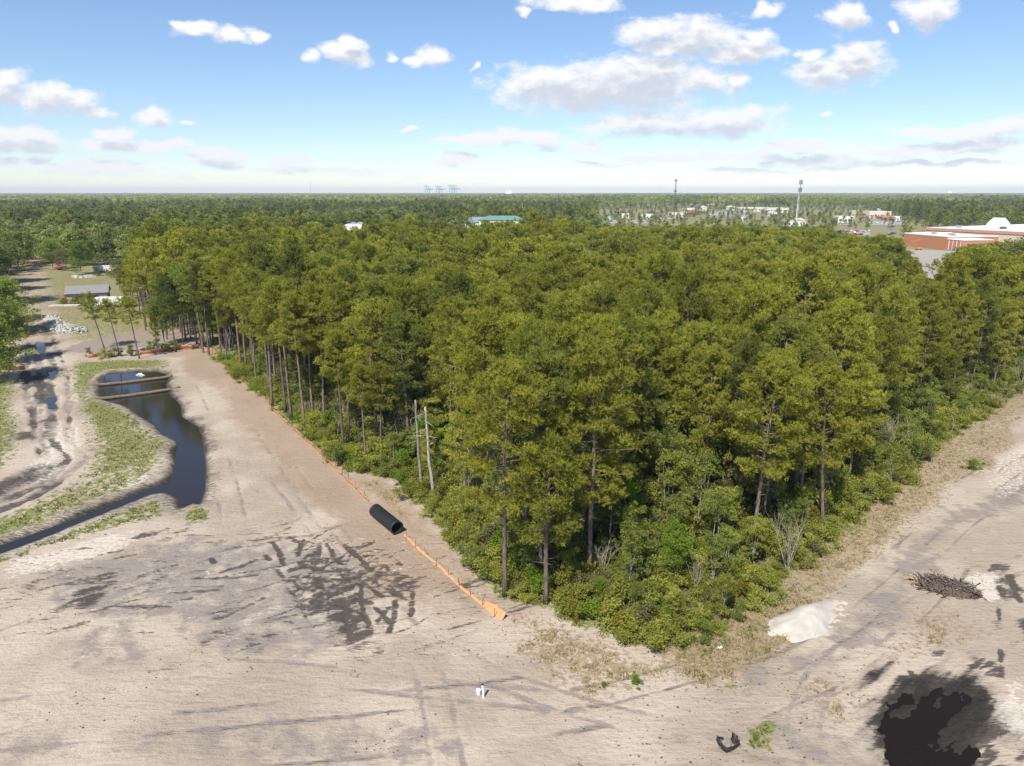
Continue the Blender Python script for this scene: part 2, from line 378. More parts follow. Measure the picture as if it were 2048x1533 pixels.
# left: lawn between track and pond
grass = np.maximum(grass, .60 * blob(GP([(110,730),(340,720),(345,745),(200,745),(195,800),(330,860),(345,930),(300,965),(100,1048),(0,1080),(-60,1090),(-60,1050),(60,985),(140,930),(130,830)]), 2.0, 2.5)); tan = np.maximum(tan, .40 * blob(GP([(110,730),(340,720),(345,745),(200,745),(195,800),(330,860),(345,930),(300,965),(100,1048),(0,1080),(140,930),(130,830)]), 3.0, 3))
grass = np.maximum(grass, 1.0 * blob(GP([(150,722),(330,722),(300,738),(215,742),(196,760),(185,795),(205,800),(250,812),(280,850),(240,850),(190,862),(150,830),(128,780),(130,745)]), 2.5, 2))
grass = np.maximum(grass, .80 * blob(GP([(150,850),(240,845),(300,860),(325,880),(330,920),(300,950),(230,945),(160,960),(140,930),(175,900)]), 3.0, 3.5))
grass = np.maximum(grass, .85 * blob(GP([(-60,1062),(60,1010),(130,985),(160,990),(90,1030),(0,1072),(-60,1095)]), 2.0, 2.5))
grass = np.maximum(grass, .66 * blob(GP([(60,1080),(180,1040),(300,1000),(345,1000),(300,1035),(170,1075),(60,1110),(-60,1140)]), 1.5, 2.5))
grass = np.maximum(grass, .8 * blob(GP([(370,1012),(408,1005),(412,1035),(380,1050)]), 1.2, 1.5))
grass = np.maximum(grass, .7 * blob(GP([(392,845),(415,860),(425,900),(418,960),(408,930)]), 1.0, 1.2))
grass = np.maximum(grass, .85 * blob(GP([(-80,820),(60,800),(72,860),(60,900),(0,950),(-100,960)]), 3.0, 3))
grass = np.maximum(grass, .8 * blob(GP([(-60,740),(60,745),(70,800),(-60,830)]), 3.0, 3)); tan = np.maximum(tan, .5 * blob(GP([(-80,760),(60,790),(60,840),(-80,860)]), 3.0, 3))
grass = np.maximum(grass, .75 * blob(GP([(1500,1440),(1560,1420),(1580,1440),(1530,1500),(1480,1510),(1475,1485)]), 1.0, 1.2))
brown = np.maximum(brown, .6 * blob(GP([(1480,1510),(1530,1500),(1545,1520),(1490,1533)]), .6, .6))
tan = np.maximum(tan, .55 * blob(GP([(1830,1200),(1900,1215),(1960,1260),(1900,1300),(1800,1350),(1750,1330)]), 2.0, 2.5))
tan = np.maximum(tan, .5 * blob(GP([(1560,1350),(1700,1330),(1760,1380),(1690,1460),(1600,1440)]), 2.0, 2.5))
# far left: tan field, lawn, track, gravel pad
tan = np.maximum(tan, .95 * blob(GP([(95,556),(150,552),(205,560),(215,585),(180,592),(110,602)]), 4, 4))
tan = np.maximum(tan, .75 * blob(GP([(225,625),(300,615),(300,650),(228,655)]), 3, 3))
tan = np.maximum(tan, .7 * blob(GP([(230,560),(300,560),(290,600),(230,590)]), 3, 3))
grey = np.maximum(grey, .9 * blob(GP([(150,690),(215,672),(300,655),(405,655),(410,685),(330,690),(200,706),(130,705)]), 2.0, 1.5))
grass = np.where(grey > .6, .1, grass)
trk = GP([(62,505),(58,530),(64,560),(72,600),(78,640),(84,690),(95,735),(95,780),(96,830),(100,880),(115,915),(70,965),(0,1000),(-120,1040)])
dtr = linedist(X, Y, trk, 14.0)
trackm = 1 - smooth(dtr + (n1 - .5) * 5, 1.5, 7.0)
grass *= (1 - np.where(Y > 165, .45, .93) * trackm); tan *= (1 - .5 * trackm)
brown = np.maximum(brown, .55 * trackm * smooth(Y, 130, 160))
for off, wdt in ((-1.1, .55), (1.2, .55), (-2.8, .4), (3.2, .4)):
    p = [(a + off + rng.normal(0, .5), b) for a, b in trk]; d0 = linedist(X, Y, p, 4.0) + (n1 - .5) * 2.2 + (n2 - .5) * .8
    k = (1 - smooth(d0, wdt * .5, wdt * 1.6)) * near * smooth(-Y, -210, -150)
    z -= .16 * k; dark = np.maximum(dark, k * .62 * smooth(fbm(X, Y, 7, 31 + int(off)), .38, .66)); grey = np.maximum(grey, .5 * k)
for P in ([(-100,1000),(0,962),(70,932),(105,930),(80,955),(0,990),(-100,1040)],[(62,792),(92,780),(96,800),(75,812)],[(86,840),(100,842),(102,870),(88,872)],[(28,868),(60,862),(66,876),(35,880)],[(58,752),(95,748),(100,770),(60,775)],[(100,735),(112,738),(108,760),(98,758)]):
    dark = np.maximum(dark, .75 * blob(GP(P), 1.6, 1.6, n2))
# pond banks
dpond = sdf(X, Y, POND, 12.0)
bank = 1 - smooth(dpond + (n2 - .5) * 3.0 + (n1 - .5) * 2, .4, 4.2)
dark = np.maximum(dark, .44 * bank); grass *= (1 - .8 * (1 - smooth(dpond + (n2 - .5) * 2, .5, 2.6))); wet = np.maximum(wet, (1 - smooth(dpond + (n2 - .5) * 1.0, .1, .9)))
kp = smooth(-dpond + (n2 - .5) * .8, -1.3, 1.3); z = z * (1 - kp) - .80 * kp + .25 * kp * (1 - kp) * (n2 - .5) * 4
dpud = sdf(X, Y, PUDDLE, 9.0)
pn = fbm((X * .80 + Y * .60) * .16 + (n2 - .5) * .5, Y * .80 - X * .60 + (n1 - .5) * 1.2, .75, 41, 4)
mud = (1 - smooth(dpud + (n2 - .5) * 2.6 + (pn - .5) * 5.0, -1.2, 2.0)) * (.82 + .18 * smooth(pn, .56, .40))
dark = np.maximum(dark, mud * (.72 + .5 * smooth(-dpud, -.5, 1.0))); wet = np.maximum(wet, mud)
z -= smooth(-dpud + (n2 - .5) * 2.0, -1.2, 2.2) * (.225 + (pn - .5) * .50 + (fbm(X, Y, .5, 43, 3) - .5) * .12)
for P in SMALL_PUDDLES:
    dd = sdf(X, Y, P, 6.0) + (n2 - .5) * .9; kq = smooth(-dd, -1.3, .5); z = z * (1 - kq) - .42 * kq; dark = np.maximum(dark, .6 * (1 - smooth(dd, 0, 1.5)))
# stains and churned patches in the foreground (pixels of the enlarged photograph)
stk = fbm((X * .86 + Y * .5) * .22, Y * .86 - X * .5, .55, 44, 4)
def Z2(pts): return GP([(x / 2.2756, 1000 + y / 2.2756) for x, y in pts])
def Z1(pts): return GP([(1400 + x / 3.1605, 1080 + y / 3.1605) for x, y in pts])
for P, s in ((Z2([(1400,510),(1470,440),(1640,430),(1700,560),(1712,650),(1640,700),(1560,620),(1480,590)]), .85), (Z2([(1400,330),(1650,310),(1690,350),(1500,440),(1420,420)]), .5),
             (Z2([(1830,365),(1905,370),(1912,402),(1850,412)]), .8), (Z2([(1890,430),(1970,440),(1960,460),(1900,455)]), .75), (Z2([(190,505),(330,430),(430,340),(540,335),(520,400),(400,480),(280,505)]), .72),
             (Z2([(900,620),(960,570),(1050,545),(1105,570),(1040,620),(930,645)]), .66), (Z2([(1110,650),(1150,590),(1200,585),(1255,622),(1180,672)]), .66), (Z2([(800,745),(900,735),(960,760),(860,785)]), .55),
             (Z2([(600,170),(700,140),(870,140),(760,190),(640,200)]), .6), (Z2([(960,500),(1040,480),(1100,560),(1000,560)]), .5), (Z2([(1500,620),(1760,600),(1780,720),(1600,740)]), .5),
             (Z2([(0,420),(150,350),(300,320),(250,360),(100,430),(0,470)]), .52), (Z2([(680,260),(880,230),(860,330),(700,380)]), .5),
             (Z1([(1830,450),(1900,430),(1950,500),(1900,580),(1850,560)]), .8), (Z1([(1960,470),(2100,430),(2200,560),(2060,700),(2000,640)]), .85), (Z1([(1700,780),(1800,740),(1900,760),(1890,830),(1760,850)]), .75),
             (Z1([(1740,200),(1830,150),(1920,140),(1900,180),(1780,220)]), .68), (Z1([(1880,200),(1960,230),(2000,360),(1940,380)]), .62), (Z1([(1425,690),(1540,690),(1580,680),(1540,745)]), .8), (Z1([(1470,640),(1530,625),(1570,690),(1520,680)]), .8),
             (Z1([(1940,760),(2000,740),(2010,790),(1950,800)]), .66), (Z1([(560,990),(640,985),(650,1020),(570,1020)]), .55), (Z1([(1560,1180),(1860,1150),(2100,1420),(2048,1560),(1700,1560)]), .62), (Z1([(1500,890),(1620,870),(1840,1000),(1800,1060),(1600,960)]), .66),
             (GP([(915,1185),(945,1195),(975,1235),(940,1225)]), .55)):
    dark = np.maximum(dark, s * blob(P, 1.7, 1.8, n2) * (.42 + .75 * smooth(stk, .40, .58)))
for P, s in ((Z1([(100,960),(330,720),(470,740),(440,960),(300,990)]), .75), (Z1([(560,760),(850,720),(960,420),(1180,180),(1500,60),(1640,60),(1420,230),(1280,520),(900,780),(640,800)]), .72),
             (GP([(1700,1180),(1850,1050),(1960,990),(2060,960),(2060,1010),(1900,1080),(1760,1210)]), .6), (Z2([(600,430),(1000,330),(1400,300),(1400,420),(1000,470),(640,480)]), .5), (Z2([(300,560),(700,600),(660,760),(300,720)]), .42), (Z2([(150,330),(500,250),(900,170),(1300,180),(1700,250),(1750,560),(1500,740),(1000,720),(700,560),(300,520)]), .50), (Z2([(0,1040),(600,1100),(1500,1010),(2100,1030),(2100,1180),(0,1200)]), .42), (GP([(1300,1440),(1600,1400),(1750,1460),(1720,1560),(1300,1560)]), .36)):
    grey = np.maximum(grey, s * blob(P, 2.0, 2.2))
for P, s in ((GP([(1520,1268),(1545,1240),(1600,1210),(1660,1192),(1690,1205),(1680,1235),(1640,1265),(1580,1285),(1540,1283)]), .6), (Z1([(1680,240),(1840,210),(1880,330),(1860,400),(1760,380)]), .8), (Z1([(1720,590),(1850,610),(1830,650)]), .7),
             (Z1([(1850,900),(2100,820),(2100,1250),(1880,1150)]), .72), (GP([(1960,930),(2060,880),(2060,980),(1990,1010)]), .5), (GP([(1560,1200),(1700,1085),(1780,1050),(1720,1110),(1600,1200)]), .6),
             (GP([(200,850),(270,825),(310,865),(260,880)]), .6), (GP([(150,985),(250,950),(310,945),(300,965),(200,1000)]), .6), (GP([(100,860),(160,850),(165,900),(90,960),(0,980),(90,900)]), .55), (GP([(0,1120),(150,1085),(300,1045),(260,1095),(0,1170)]), .6)):
    white = np.maximum(white, s * blob(P, 1.2, 1.6, n2))
trd = .45 + .9 * fbm(X, Y, .55, 51, 3)
strokes = [Z2(p) for p in ([(1240,190),(1295,265)],[(1380,180),(1355,250)],[(1455,205),(1440,280)],[(1385,260),(1430,235)],[(1485,195),(1530,270),(1560,290)],[(1510,220),(1535,270)],[(1565,200),(1640,265),(1685,320)],
    [(1365,285),(1480,325),(1600,310)],[(1430,435),(1520,390),(1660,330)],[(1400,345),(1500,370),(1620,350)],[(1460,470),(1560,400),(1700,360)],[(1565,450),(1575,560),(1600,640)],[(1645,390),(1640,460),(1690,600)],
    [(1660,385),(1740,440)],[(1710,490),(1770,560)],[(1770,490),(1720,550)],[(1800,460),(1795,540),(1770,600)],[(1880,420),(1870,520)],[(1100,300),(1165,270)],[(1010,330),(1110,295)],[(1210,250),(1228,268)],[(1270,240),(1290,285)],
    [(1380,400),(1450,380),(1500,430)],[(1420,460),(1480,420)],[(1520,430),(1600,400)],[(1600,440),(1690,470)],[(1765,395),(1800,430)],[(1810,420),(1850,450)],[(960,265),(975,285)],[(1480,300),(1560,250)],[(1320,320),(1400,300)],[(1340,180),(1390,200)],[(1540,480),(1660,520)])]
for i in range(75):
    t_, r_ = rng.uniform(0, 6.28), math.sqrt(rng.random()); x0, y0 = G(655 + 105 * r_ * math.cos(t_), 1150 + 75 * r_ * math.sin(t_)); a = rng.choice([.35, .6, -1.3, -.9]) + rng.normal(0, .25); L = rng.uniform(1.2, 4.5); bd = rng.normal(0, .5)
    strokes.append([(x0 + L * s_ * math.cos(a + bd * s_), y0 + L * s_ * math.sin(a + bd * s_)) for s_ in (0, .33, .66, 1)])
for si, p in enumerate(strokes):
    w_ = .24 if si < 33 else rng.uniform(.07, .17); d0 = linedist(X, Y, p, 2.5) + (n2 - .5) * .5
    k = 1 - smooth(d0, w_ * .5, w_ * 1.8); dark = np.maximum(dark, (.80 if si < 33 else .62) * k * trd); z -= .06 * k
for p in [Z1(q) for q in ([(1250,910),(1320,1060)],[(1300,870),(1345,1030)],[(1350,840),(1420,990)],[(1440,1040),(1480,1100)],[(1900,690),(1905,870)],[(1885,430),(1910,640)],[(1340,1060),(1640,890)],[(1110,1210),(1760,1010)],[(1180,1010),(1180,1140)],[(1800,1000),(1700,1420)],[(1960,230),(2040,420)],[(1905,300),(1930,420)])]:
    d0 = linedist(X, Y, p, 2.5) + (n2 - .5) * .35; k = (1 - smooth(d0 + (n2 - .5) * .5, .10, .50)) * smooth(fbm(X, Y, 1.3, 55, 3), .34, .56); dark = np.maximum(dark, .75 * k); z -= .07 * k
for i in range(300):        # scraped marks left by the machines
    u, v = rng.uniform(-60, 1080), rng.uniform(1050, 1340); a = rng.choice([.35, .5, .45, .15]) + rng.normal(0, .16)
    if v > 1250 and rng.random() < .6: continue
    x0, y0 = G(u, v); L = rng.uniform(1.5, 7); bend = rng.normal(0, .18)
    p = [(x0 + L * t * math.cos(a + bend * t), y0 + L * t * math.sin(a + bend * t)) for t in (0, .35, .7, 1)]; q = np.array(p)
    I = np.nonzero((X > q[:, 0].min() - 1.2) & (X < q[:, 0].max() + 1.2) & (Y > q[:, 1].min() - 1.2) & (Y < q[:, 1].max() + 1.2))[0]
    d0 = linedist(X[I], Y[I], p, 1.2) + (n2[I] - .5) * .5; w_ = rng.uniform(.05, .2); k = 1 - smooth(d0, w_ * .5, w_ * 1.8)
    if rng.random() < .72: dark[I] = np.maximum(dark[I], rng.uniform(.3, .58) * k); z[I] -= .035 * k
    else: white[I] = np.maximum(white[I], .36 * k); z[I] += .02 * k
cl0 = lambda q: np.clip(q, 0, 1)
bend_ = [(-200,1560),(300,1512),(700,1468),(1000,1440),(1250,1395),(1420,1350),(1560,1300),(1680,1230),(1790,1140),(1900,1040),(2060,930),(2300,820)]
for off in (-3.4, -1.6, .2, 1.9, 4.3):
    P = [(a + off * .45, b - off) for a, b in GP(bend_)]; P = [P[0]] + [tuple((np.array(P[i]) * (1 - t) + np.array(P[i + 1]) * t)) for i in range(len(P) - 1) for t in (.33, .66, 1)]
    d0 = linedist(X, Y, P, 2.0) + (n1 - .5) * .35; k = 1 - smooth(d0, .08, .34)
    gap = smooth(fbm(X, Y, 9, 61 + int(off * 3)), .40, .62); grey = np.maximum(grey, .62 * k * gap); dark = np.maximum(dark, .34 * k * gap * gap); z -= .03 * k * gap
for px_ in ([(420,720),(520,850),(620,1000),(760,1180),(860,1330),(900,1560)], [(400,760),(470,900),(520,1050),(500,1200),(380,1330),(150,1440),(-100,1520)], [(380,900),(430,1040),(400,1120),(250,1190),(0,1270),(-150,1330)],
            [(560,960),(680,1110),(800,1250),(1000,1360),(1250,1440),(1600,1500)], [(-100,1400),(200,1350),(500,1330),(800,1370),(1100,1400)], [(1650,1560),(1600,1450),(1640,1350),(1760,1250),(1900,1180),(2060,1120)]):
    P = np.array(GP(px_)); tt = np.linspace(0, 1, len(P)); ts = np.linspace(0, 1, 40); C_ = np.c_[np.interp(ts, tt, P[:, 0]), np.interp(ts, tt, P[:, 1])]
    for _ in range(6): C_[1:-1] = (C_[:-2] + 2 * C_[1:-1] + C_[2:]) / 4
    Nv = np.gradient(C_, axis=0); Nv = np.c_[-Nv[:, 1], Nv[:, 0]] / (np.linalg.norm(Nv, axis=1)[:, None] + 1e-9)
    for o_ in (-.95, .95):
        d0 = linedist(X, Y, C_ + Nv * o_, 2.0) + (n2 - .5) * .25; k = (1 - smooth(d0, .10, .36)) * smooth(fbm(X, Y, 8, 93 + int(o_ * 2), 3), .36, .62); grey = np.maximum(grey, .52 * k); z -= .04 * k; z += .02 * k * (1 - smooth(np.abs(d0 - .5), .05, .2))
# mound of white sand is its own object; fence spoil ridge and pond check banks too
z += cl0(dark) * (fbm(X, Y, .7, 66, 3) - .5) * .16 * (dpond > 1.5) * (dpud > 1.0) * (Y < 120)
z = np.where(litter > .5, z * .6, z)
def gz(x, y):
    """ground height near (x, y)"""
    r = int(np.clip(np.searchsorted(ry, y), 1, len(ry) - 1)); c = int(np.clip(np.searchsorted(cs_, x / hw[r]), 1, len(cs_) - 1))
    return float(z.reshape(GX.shape)[r, c])
nr, nc = GX.shape
idx = np.arange(nr * nc).reshape(nr, nc)
FQ = np.stack([idx[:-1, :-1], idx[:-1, 1:], idx[1:, 1:], idx[1:, :-1]], -1).reshape(-1, 4)

def ground_mat():
    m, t, b = new_mat('ground_soil'); pos = nd(t, 'ShaderNodeNewGeometry').outputs['Position']
    A = nd(t, 'ShaderNodeAttribute', attribute_name='mA'); B = nd(t, 'ShaderNodeAttribute', attribute_name='mB')
    sa = nd(t, 'ShaderNodeSeparateColor', {0: A.outputs['Color']}); sb = nd(t, 'ShaderNodeSeparateColor', {0: B.outputs['Color']})
    nL, nM, nS, nF = noise(t, pos, .09, 2), noise(t, pos, .55, 4, .62), noise(t, pos, 2.4, 3, .65), noise(t, pos, 11.0, 2, .6)
    rot = nd(t, 'ShaderNodeMapping', {0: pos, 2: (0, 0, R(-28)), 3: (.45, 2.6, 1)}).outputs[0]
    nK = noise(t, rot, .9, 4, .66)
    c = mixc(t, sstep(t, nL, .40, .60), (.410, .342, .268), (.318, .260, .200))
    c = mixc(t, mth(t, 'MULTIPLY', sstep(t, nK, .5, .72), .42), c, (.215, .172, .132))
    c = mixc(t, mth(t, 'MULTIPLY', sstep(t, nM, .52, .74), .45), c, (.42, .36, .29))
    c = mixc(t, mth(t, 'MULTIPLY', sstep(t, nS, .52, .68), .36), c, (.225, .18, .14))
    c = mixc(t, mth(t, 'MULTIPLY', sstep(t, nF, .58, .74), .3), c, (.21, .165, .13))
    c = mixc(t, mth(t, 'MULTIPLY', sstep(t, nF, .44, .30), .25), c, (.46, .40, .33))
    def brk(mask, amp, n, lo=.42, hi=.60): return mth(t, 'MULTIPLY', sstep(t, mth(t, 'ADD', mask, mth(t, 'MULTIPLY', mth(t, 'SUBTRACT', n, .5), amp * 2.0)), lo, hi), sstep(t, mask, .02, .2))
    c = mixc(t, mth(t, 'MULTIPLY', brk(sb.outputs[0], .8, nM, .2, .6), .9), c, mixc(t, nS, (.185, .158, .138), (.26, .222, .19)))
    c = mixc(t, mth(t, 'MULTIPLY', brk(sa.outputs[2], .7, nM, .25, .8), .66), c, mixc(t, nS, (.215, .145, .092), (.31, .222, .152)))
    c = mixc(t, mth(t, 'MULTIPLY', brk(sb.outputs[1], .9, nS, .4, .62), .9), c, mixc(t, nF, (.46, .405, .335), (.56, .505, .43)))
    c = mixc(t, mth(t, 'MULTIPLY', brk(sa.outputs[1], 1.3, nS, .35, .75), .85), c, mixc(t, nF, (.19, .135, .08), (.335, .25, .155)))
    nG = noise(t, pos, 1.3, 4, .7)
    c = mixc(t, mth(t, 'MULTIPLY', brk(sa.outputs[0], 1.5, nG, .40, .66), .92), c, mixc(t, sstep(t, nS, .35, .68), (.105, .125, .03), (.205, .20, .056)))
    c = mixc(t, mth(t, 'MULTIPLY', brk(sb.outputs[2], .5, nM), .95), c, mixc(t, nS, (.05, .042, .022), (.115, .095, .04)))
    dm = brk(A.outputs['Alpha'], .75, noise(t, rot, 2.2, 4, .7), .26, .62)
    c = mixc(t, mth(t, 'MULTIPLY', dm, .92), c, mixc(t, nS, (.024, .020, .017), (.082, .066, .054)))
    wm = B.outputs['Alpha']
    c = mixc(t, mth(t, 'MULTIPLY', wm, .85), c, mixc(t, nS, (.010, .008, .006), (.028, .021, .016)))
    t.links.new(c, b.inputs['Base Color'])
    t.links.new(mth(t, 'MULTIPLY_ADD', wm, -.42, .92), b.inputs['Roughness']); b.inputs['Specular IOR Level'].default_value = .25
    hh = mth(t, 'ADD', mth(t, 'MULTIPLY', nS, .7), mth(t, 'ADD', mth(t, 'MULTIPLY', nF, .3), mth(t, 'MULTIPLY', nK, .8)))
    bn = nd(t, 'ShaderNodeBump', {'Height': hh, 'Strength': .9, 'Distance': .16}); t.links.new(bn.outputs[0], b.inputs['Normal'])
    return m
M['ground'] = ground_mat()
cl = lambda a: np.clip(a, 0, 1)
gme = mesh_np('ground', np.c_[X, Y, z], [FQ], [M['ground']], [0], True,
              {'mA': ('FLOAT_COLOR', np.stack([cl(grass), cl(tan), cl(brown), cl(dark)], -1)), 'mB': ('FLOAT_COLOR', np.stack([cl(grey), cl(white), cl(litter), cl(wet)], -1))})
ground = tag(put('ground', gme), 'pale sandy construction ground with tyre marks, mud stains and grass', None, None, 'structure')

# ------------------------------------------------------------------ water
def water_mat(name, col, rough, bump):
    m, t, b = new_mat(name); pos = nd(t, 'ShaderNodeNewGeometry').outputs['Position']
    b.inputs['Base Color'].default_value = (*col, 1); b.inputs['Roughness'].default_value = rough; b.inputs['IOR'].default_value = 1.33
    n = noise(t, nd(t, 'ShaderNodeMapping', {0: pos, 3: (1, 2.2, 1)}).outputs[0], 2.6, 3)
    bn = nd(t, 'ShaderNodeBump', {'Height': n, 'Strength': bump, 'Distance': .03}); t.links.new(bn.outputs[0], b.inputs['Normal'])
    return m
M['water'] = water_mat('pond_surface', (.020, .017, .015), .04, .15)
M['mudwater'] = water_mat('muddy_surface', (.012, .008, .005), .08, .3); M['mudwater'].node_tree.nodes['Principled BSDF'].inputs['Specular IOR Level'].default_value = .3
def sheet(name, P, zz, mat, grow=1.5):
    P = np.array(P); c = P.mean(0); n = len(P)
    # grow outward along vertex normals so that the sheet runs under the banks
    area = sum(P[i][0] * P[(i + 1) % n][1] - P[(i + 1) % n][0] * P[i][1] for i in range(n)); sg = 1 if area > 0 else -1
    Q = []
    for i in range(n):
        e = P[(i + 1) % n] - P[i - 1]; e /= np.linalg.norm(e) + 1e-9; Q.append(P[i] + sg * grow * np.array((e[1], -e[0])))
    me = bpy.data.meshes.new(name); me.from_pydata([(q[0], q[1], zz) for q in Q], [], [list(range(n)) if sg > 0 else list(range(n))[::-1]])
    me.materials.append(mat); return put(name, me)
tag(sheet('pond_water', POND, -.36, M['water'], .9), 'dark still water of the pond and its drainage ditch', None, None, 'structure')
tag(sheet('puddle_water', PUDDLE, -.175, M['mudwater'], .5), 'black muddy puddle water in the lower right corner', None, None, 'structure')
for P, lb in zip(SMALL_PUDDLES, ('small puddle reflecting sky in the muddy track', 'pale puddle in the shaded wheel rut', 'tiny puddle in the rut near the pond')):
    tag(sheet('puddle_water', P, -.27, M['water'], .55), lb, None, None, 'structure')

# ------------------------------------------------------------------ vegetation builders
def unit(a): return a / (np.linalg.norm(a, axis=-1, keepdims=True) + 1e-9)
def tufts(C, A, nb, ln, wd, g, spread=.85):
    """needle starbursts: nb thin blades at each centre C, spread about axis A"""
    n = len(C); D = unit(np.repeat(A, nb, 0) + g.normal(0, spread, (n * nb, 3))); c = np.repeat(C, nb, 0)
    S = unit(np.cross(D, g.normal(0, 1, (n * nb, 3)))) * (wd * g.uniform(.7, 1.3, (n * nb, 1)) / 2); L = ln * g.uniform(.7, 1.25, (n * nb, 1))
    V = np.stack([c - S, c + S, c + D * L], 1).reshape(-1, 3)
    return V, np.arange(len(V)).reshape(-1, 3)
def leaves(C, ln, wd, g, flat=.5):
    n = len(C); D = unit(g.normal(0, 1, (n, 3))); N = unit(g.normal(0, 1, (n, 3)) + np.array((0, 0, flat * 2)))
    S = unit(np.cross(D, N)); D = unit(np.cross(N, S)); k = g.uniform(.6, 1.3, (n, 1))
    V = np.stack([C - D * ln * k / 2, C + S * wd * k / 2, C + D * ln * k / 2, C - S * wd * k / 2], 1).reshape(-1, 3)
    return V, np.arange(len(V)).reshape(-1, 4)
def pine_model(seed, h=22.0, cb=.55, Rr=3.4, nb=34, ncl=6, ntf=13, blades=7, ln=.36, wd=.085, stubs=8, sides=8):
    """returns trunk MB and crown arrays; trunk straight and bare below, crown of upswept boughs ending in needle clumps"""
    g = np.random.default_rng(seed); T = MB(); k = 12
    wob = np.cumsum(g.normal(0, .09, (k, 2)), 0) * np.linspace(0, 1, k)[:, None]
    zz = np.linspace(0, h * .90, k); pts = np.c_[wob, zz]; rad = np.interp(zz / h, [0, .03, .5, .85, 1], [.30, .215, .17, .09, .03])
    T.tube(pts, rad, sides)
    at = lambda q: np.array([np.interp(q, zz, pts[:, 0]), np.interp(q, zz, pts[:, 1]), q])
    Cs, As, tn = [], [], []
    for i in range(nb):
        t = (i + g.uniform(0, 1)) / nb; zb = h * cb + (h * .895 - h * cb) * t ** .85
        az = i * 2.4 + g.normal(0, .4); prof = math.sqrt(max(0, 1 - t ** 3.4)) * (.55 + .45 * min(1, t * 3.2 + .25)); L = Rr * prof * g.uniform(.6, 1.15) + .5
        el = R(np.interp(t, [0, .3, .7, 1], [-4, 12, 32, 66]) + g.normal(0, 8))
        d0 = np.array((math.cos(az) * math.cos(el), math.sin(az) * math.cos(el), math.sin(el))); b0 = at(zb)
        q = [b0 + d0 * L * s + np.array((0, 0, .16 * L * s * s)) for s in (0, .4, .75, 1.0)]
        T.tube(q, [.075 * (1 - .6 * t), .055 * (1 - .5 * t), .035, .015], 4, cap=False)
        side = np.array((-math.sin(az), math.cos(az), 0))
        for c in range(ncl):
            s = .38 + .62 * (c + g.uniform(.2, .8)) / ncl; lat = g.normal(0, .20) * L * (1.25 - .5 * s)
            p = b0 + d0 * L * s + side * lat + np.array((0, 0, .16 * L * s * s + g.normal(.12, .22)))
            r = g.uniform(.42, .75); U = unit(g.normal(0, 1, (ntf, 3)) + np.array((0, 0, .45)))
            Cs.append(p + U * np.array((r, r, r * .62)) * g.uniform(.45, 1.0, (ntf, 1))); As.append(unit(U * .8 + np.array((0, 0, .7)) + d0 * .4)); tn.append(np.full(ntf, g.uniform(0, 1)))
    for i in range(stubs):
        zb = h * g.uniform(.22, cb); az = g.uniform(0, 6.28); L = g.uniform(.4, 1.7); b0 = at(zb)
        T.tube([b0, b0 + np.array((math.cos(az) * L, math.sin(az) * L, g.uniform(-.3, .25) * L))], [.035, .012], 4, cap=False)
    C, A, tn = np.concatenate(Cs), np.concatenate(As), np.concatenate(tn)
    V, Fc = tufts(C, A, blades, ln, wd, g)
    return T, V, Fc, np.repeat(np.clip(tn * .7 + g.uniform(0, .3, len(tn)), 0, 1), blades * 3)
def broad_model(seed, h=9.0, Rr=3.0, cb=.3, nl=9, ncl=7, nlf=45, ls=.22, trunk=.16, stems=1, openness=1.0):
    g = np.random.default_rng(seed); T = MB(); Cs, tn = [], []
    for sidx in range(stems):
        lean = g.normal(0, .10 * h if stems > 1 else .03 * h, 2); base = g.normal(0, .18 if stems > 1 else 0, 2)
        zz = np.linspace(-.05, h * .86, 7); pts = np.c_[base[0] + lean[0] * (zz / h) ** 1.3 + g.normal(0, .05, 7), base[1] + lean[1] * (zz / h) ** 1.3 + g.normal(0, .05, 7), zz]
        T.tube(pts, np.linspace(trunk, trunk * .15, 7), 6, cap=False)
        for i in range(max(3, nl // stems)):
            t = g.uniform(0, 1) ** .8; zb = h * (cb + (.86 - cb) * t); b0 = np.array([np.interp(zb, zz, pts[:, 0]), np.interp(zb, zz, pts[:, 1]), zb])
            az = i * 2.4 + g.normal(0, .5) + sidx; L = Rr * (1 - .55 * t ** 1.6) * g.uniform(.65, 1.1) / (1.25 if stems > 1 else 1); el = R(g.normal(np.interp(t, [0, 1], [18, 55]), 10))
            d0 = np.array((math.cos(az) * math.cos(el), math.sin(az) * math.cos(el), math.sin(el)))
            T.tube([b0, b0 + d0 * L * .55 + np.array((0, 0, .04 * L)), b0 + d0 * L], [trunk * .32, trunk * .2, trunk * .06], 4, cap=False)
            for c in range(ncl):
                s = g.uniform(.35, 1.08); p = b0 + d0 * L * s + g.normal(0, .17 * Rr * openness, 3) * np.array((1, 1, .7)); r = Rr * g.uniform(.12, .24)
                U = unit(g.normal(0, 1, (nlf, 3))) * g.uniform(.3, 1, (nlf, 1)) ** .5
                Cs.append(p + U * np.array((r, r, r * .7))); tn.append(np.full(nlf, g.uniform(0, 1)))
    C, tn = np.concatenate(Cs), np.concatenate(tn); V, Fc = leaves(C, ls, ls * .6, g)
    return T, V, Fc, np.repeat(np.clip(tn * .7 + g.uniform(0, .3, len(tn)), 0, 1), 4)
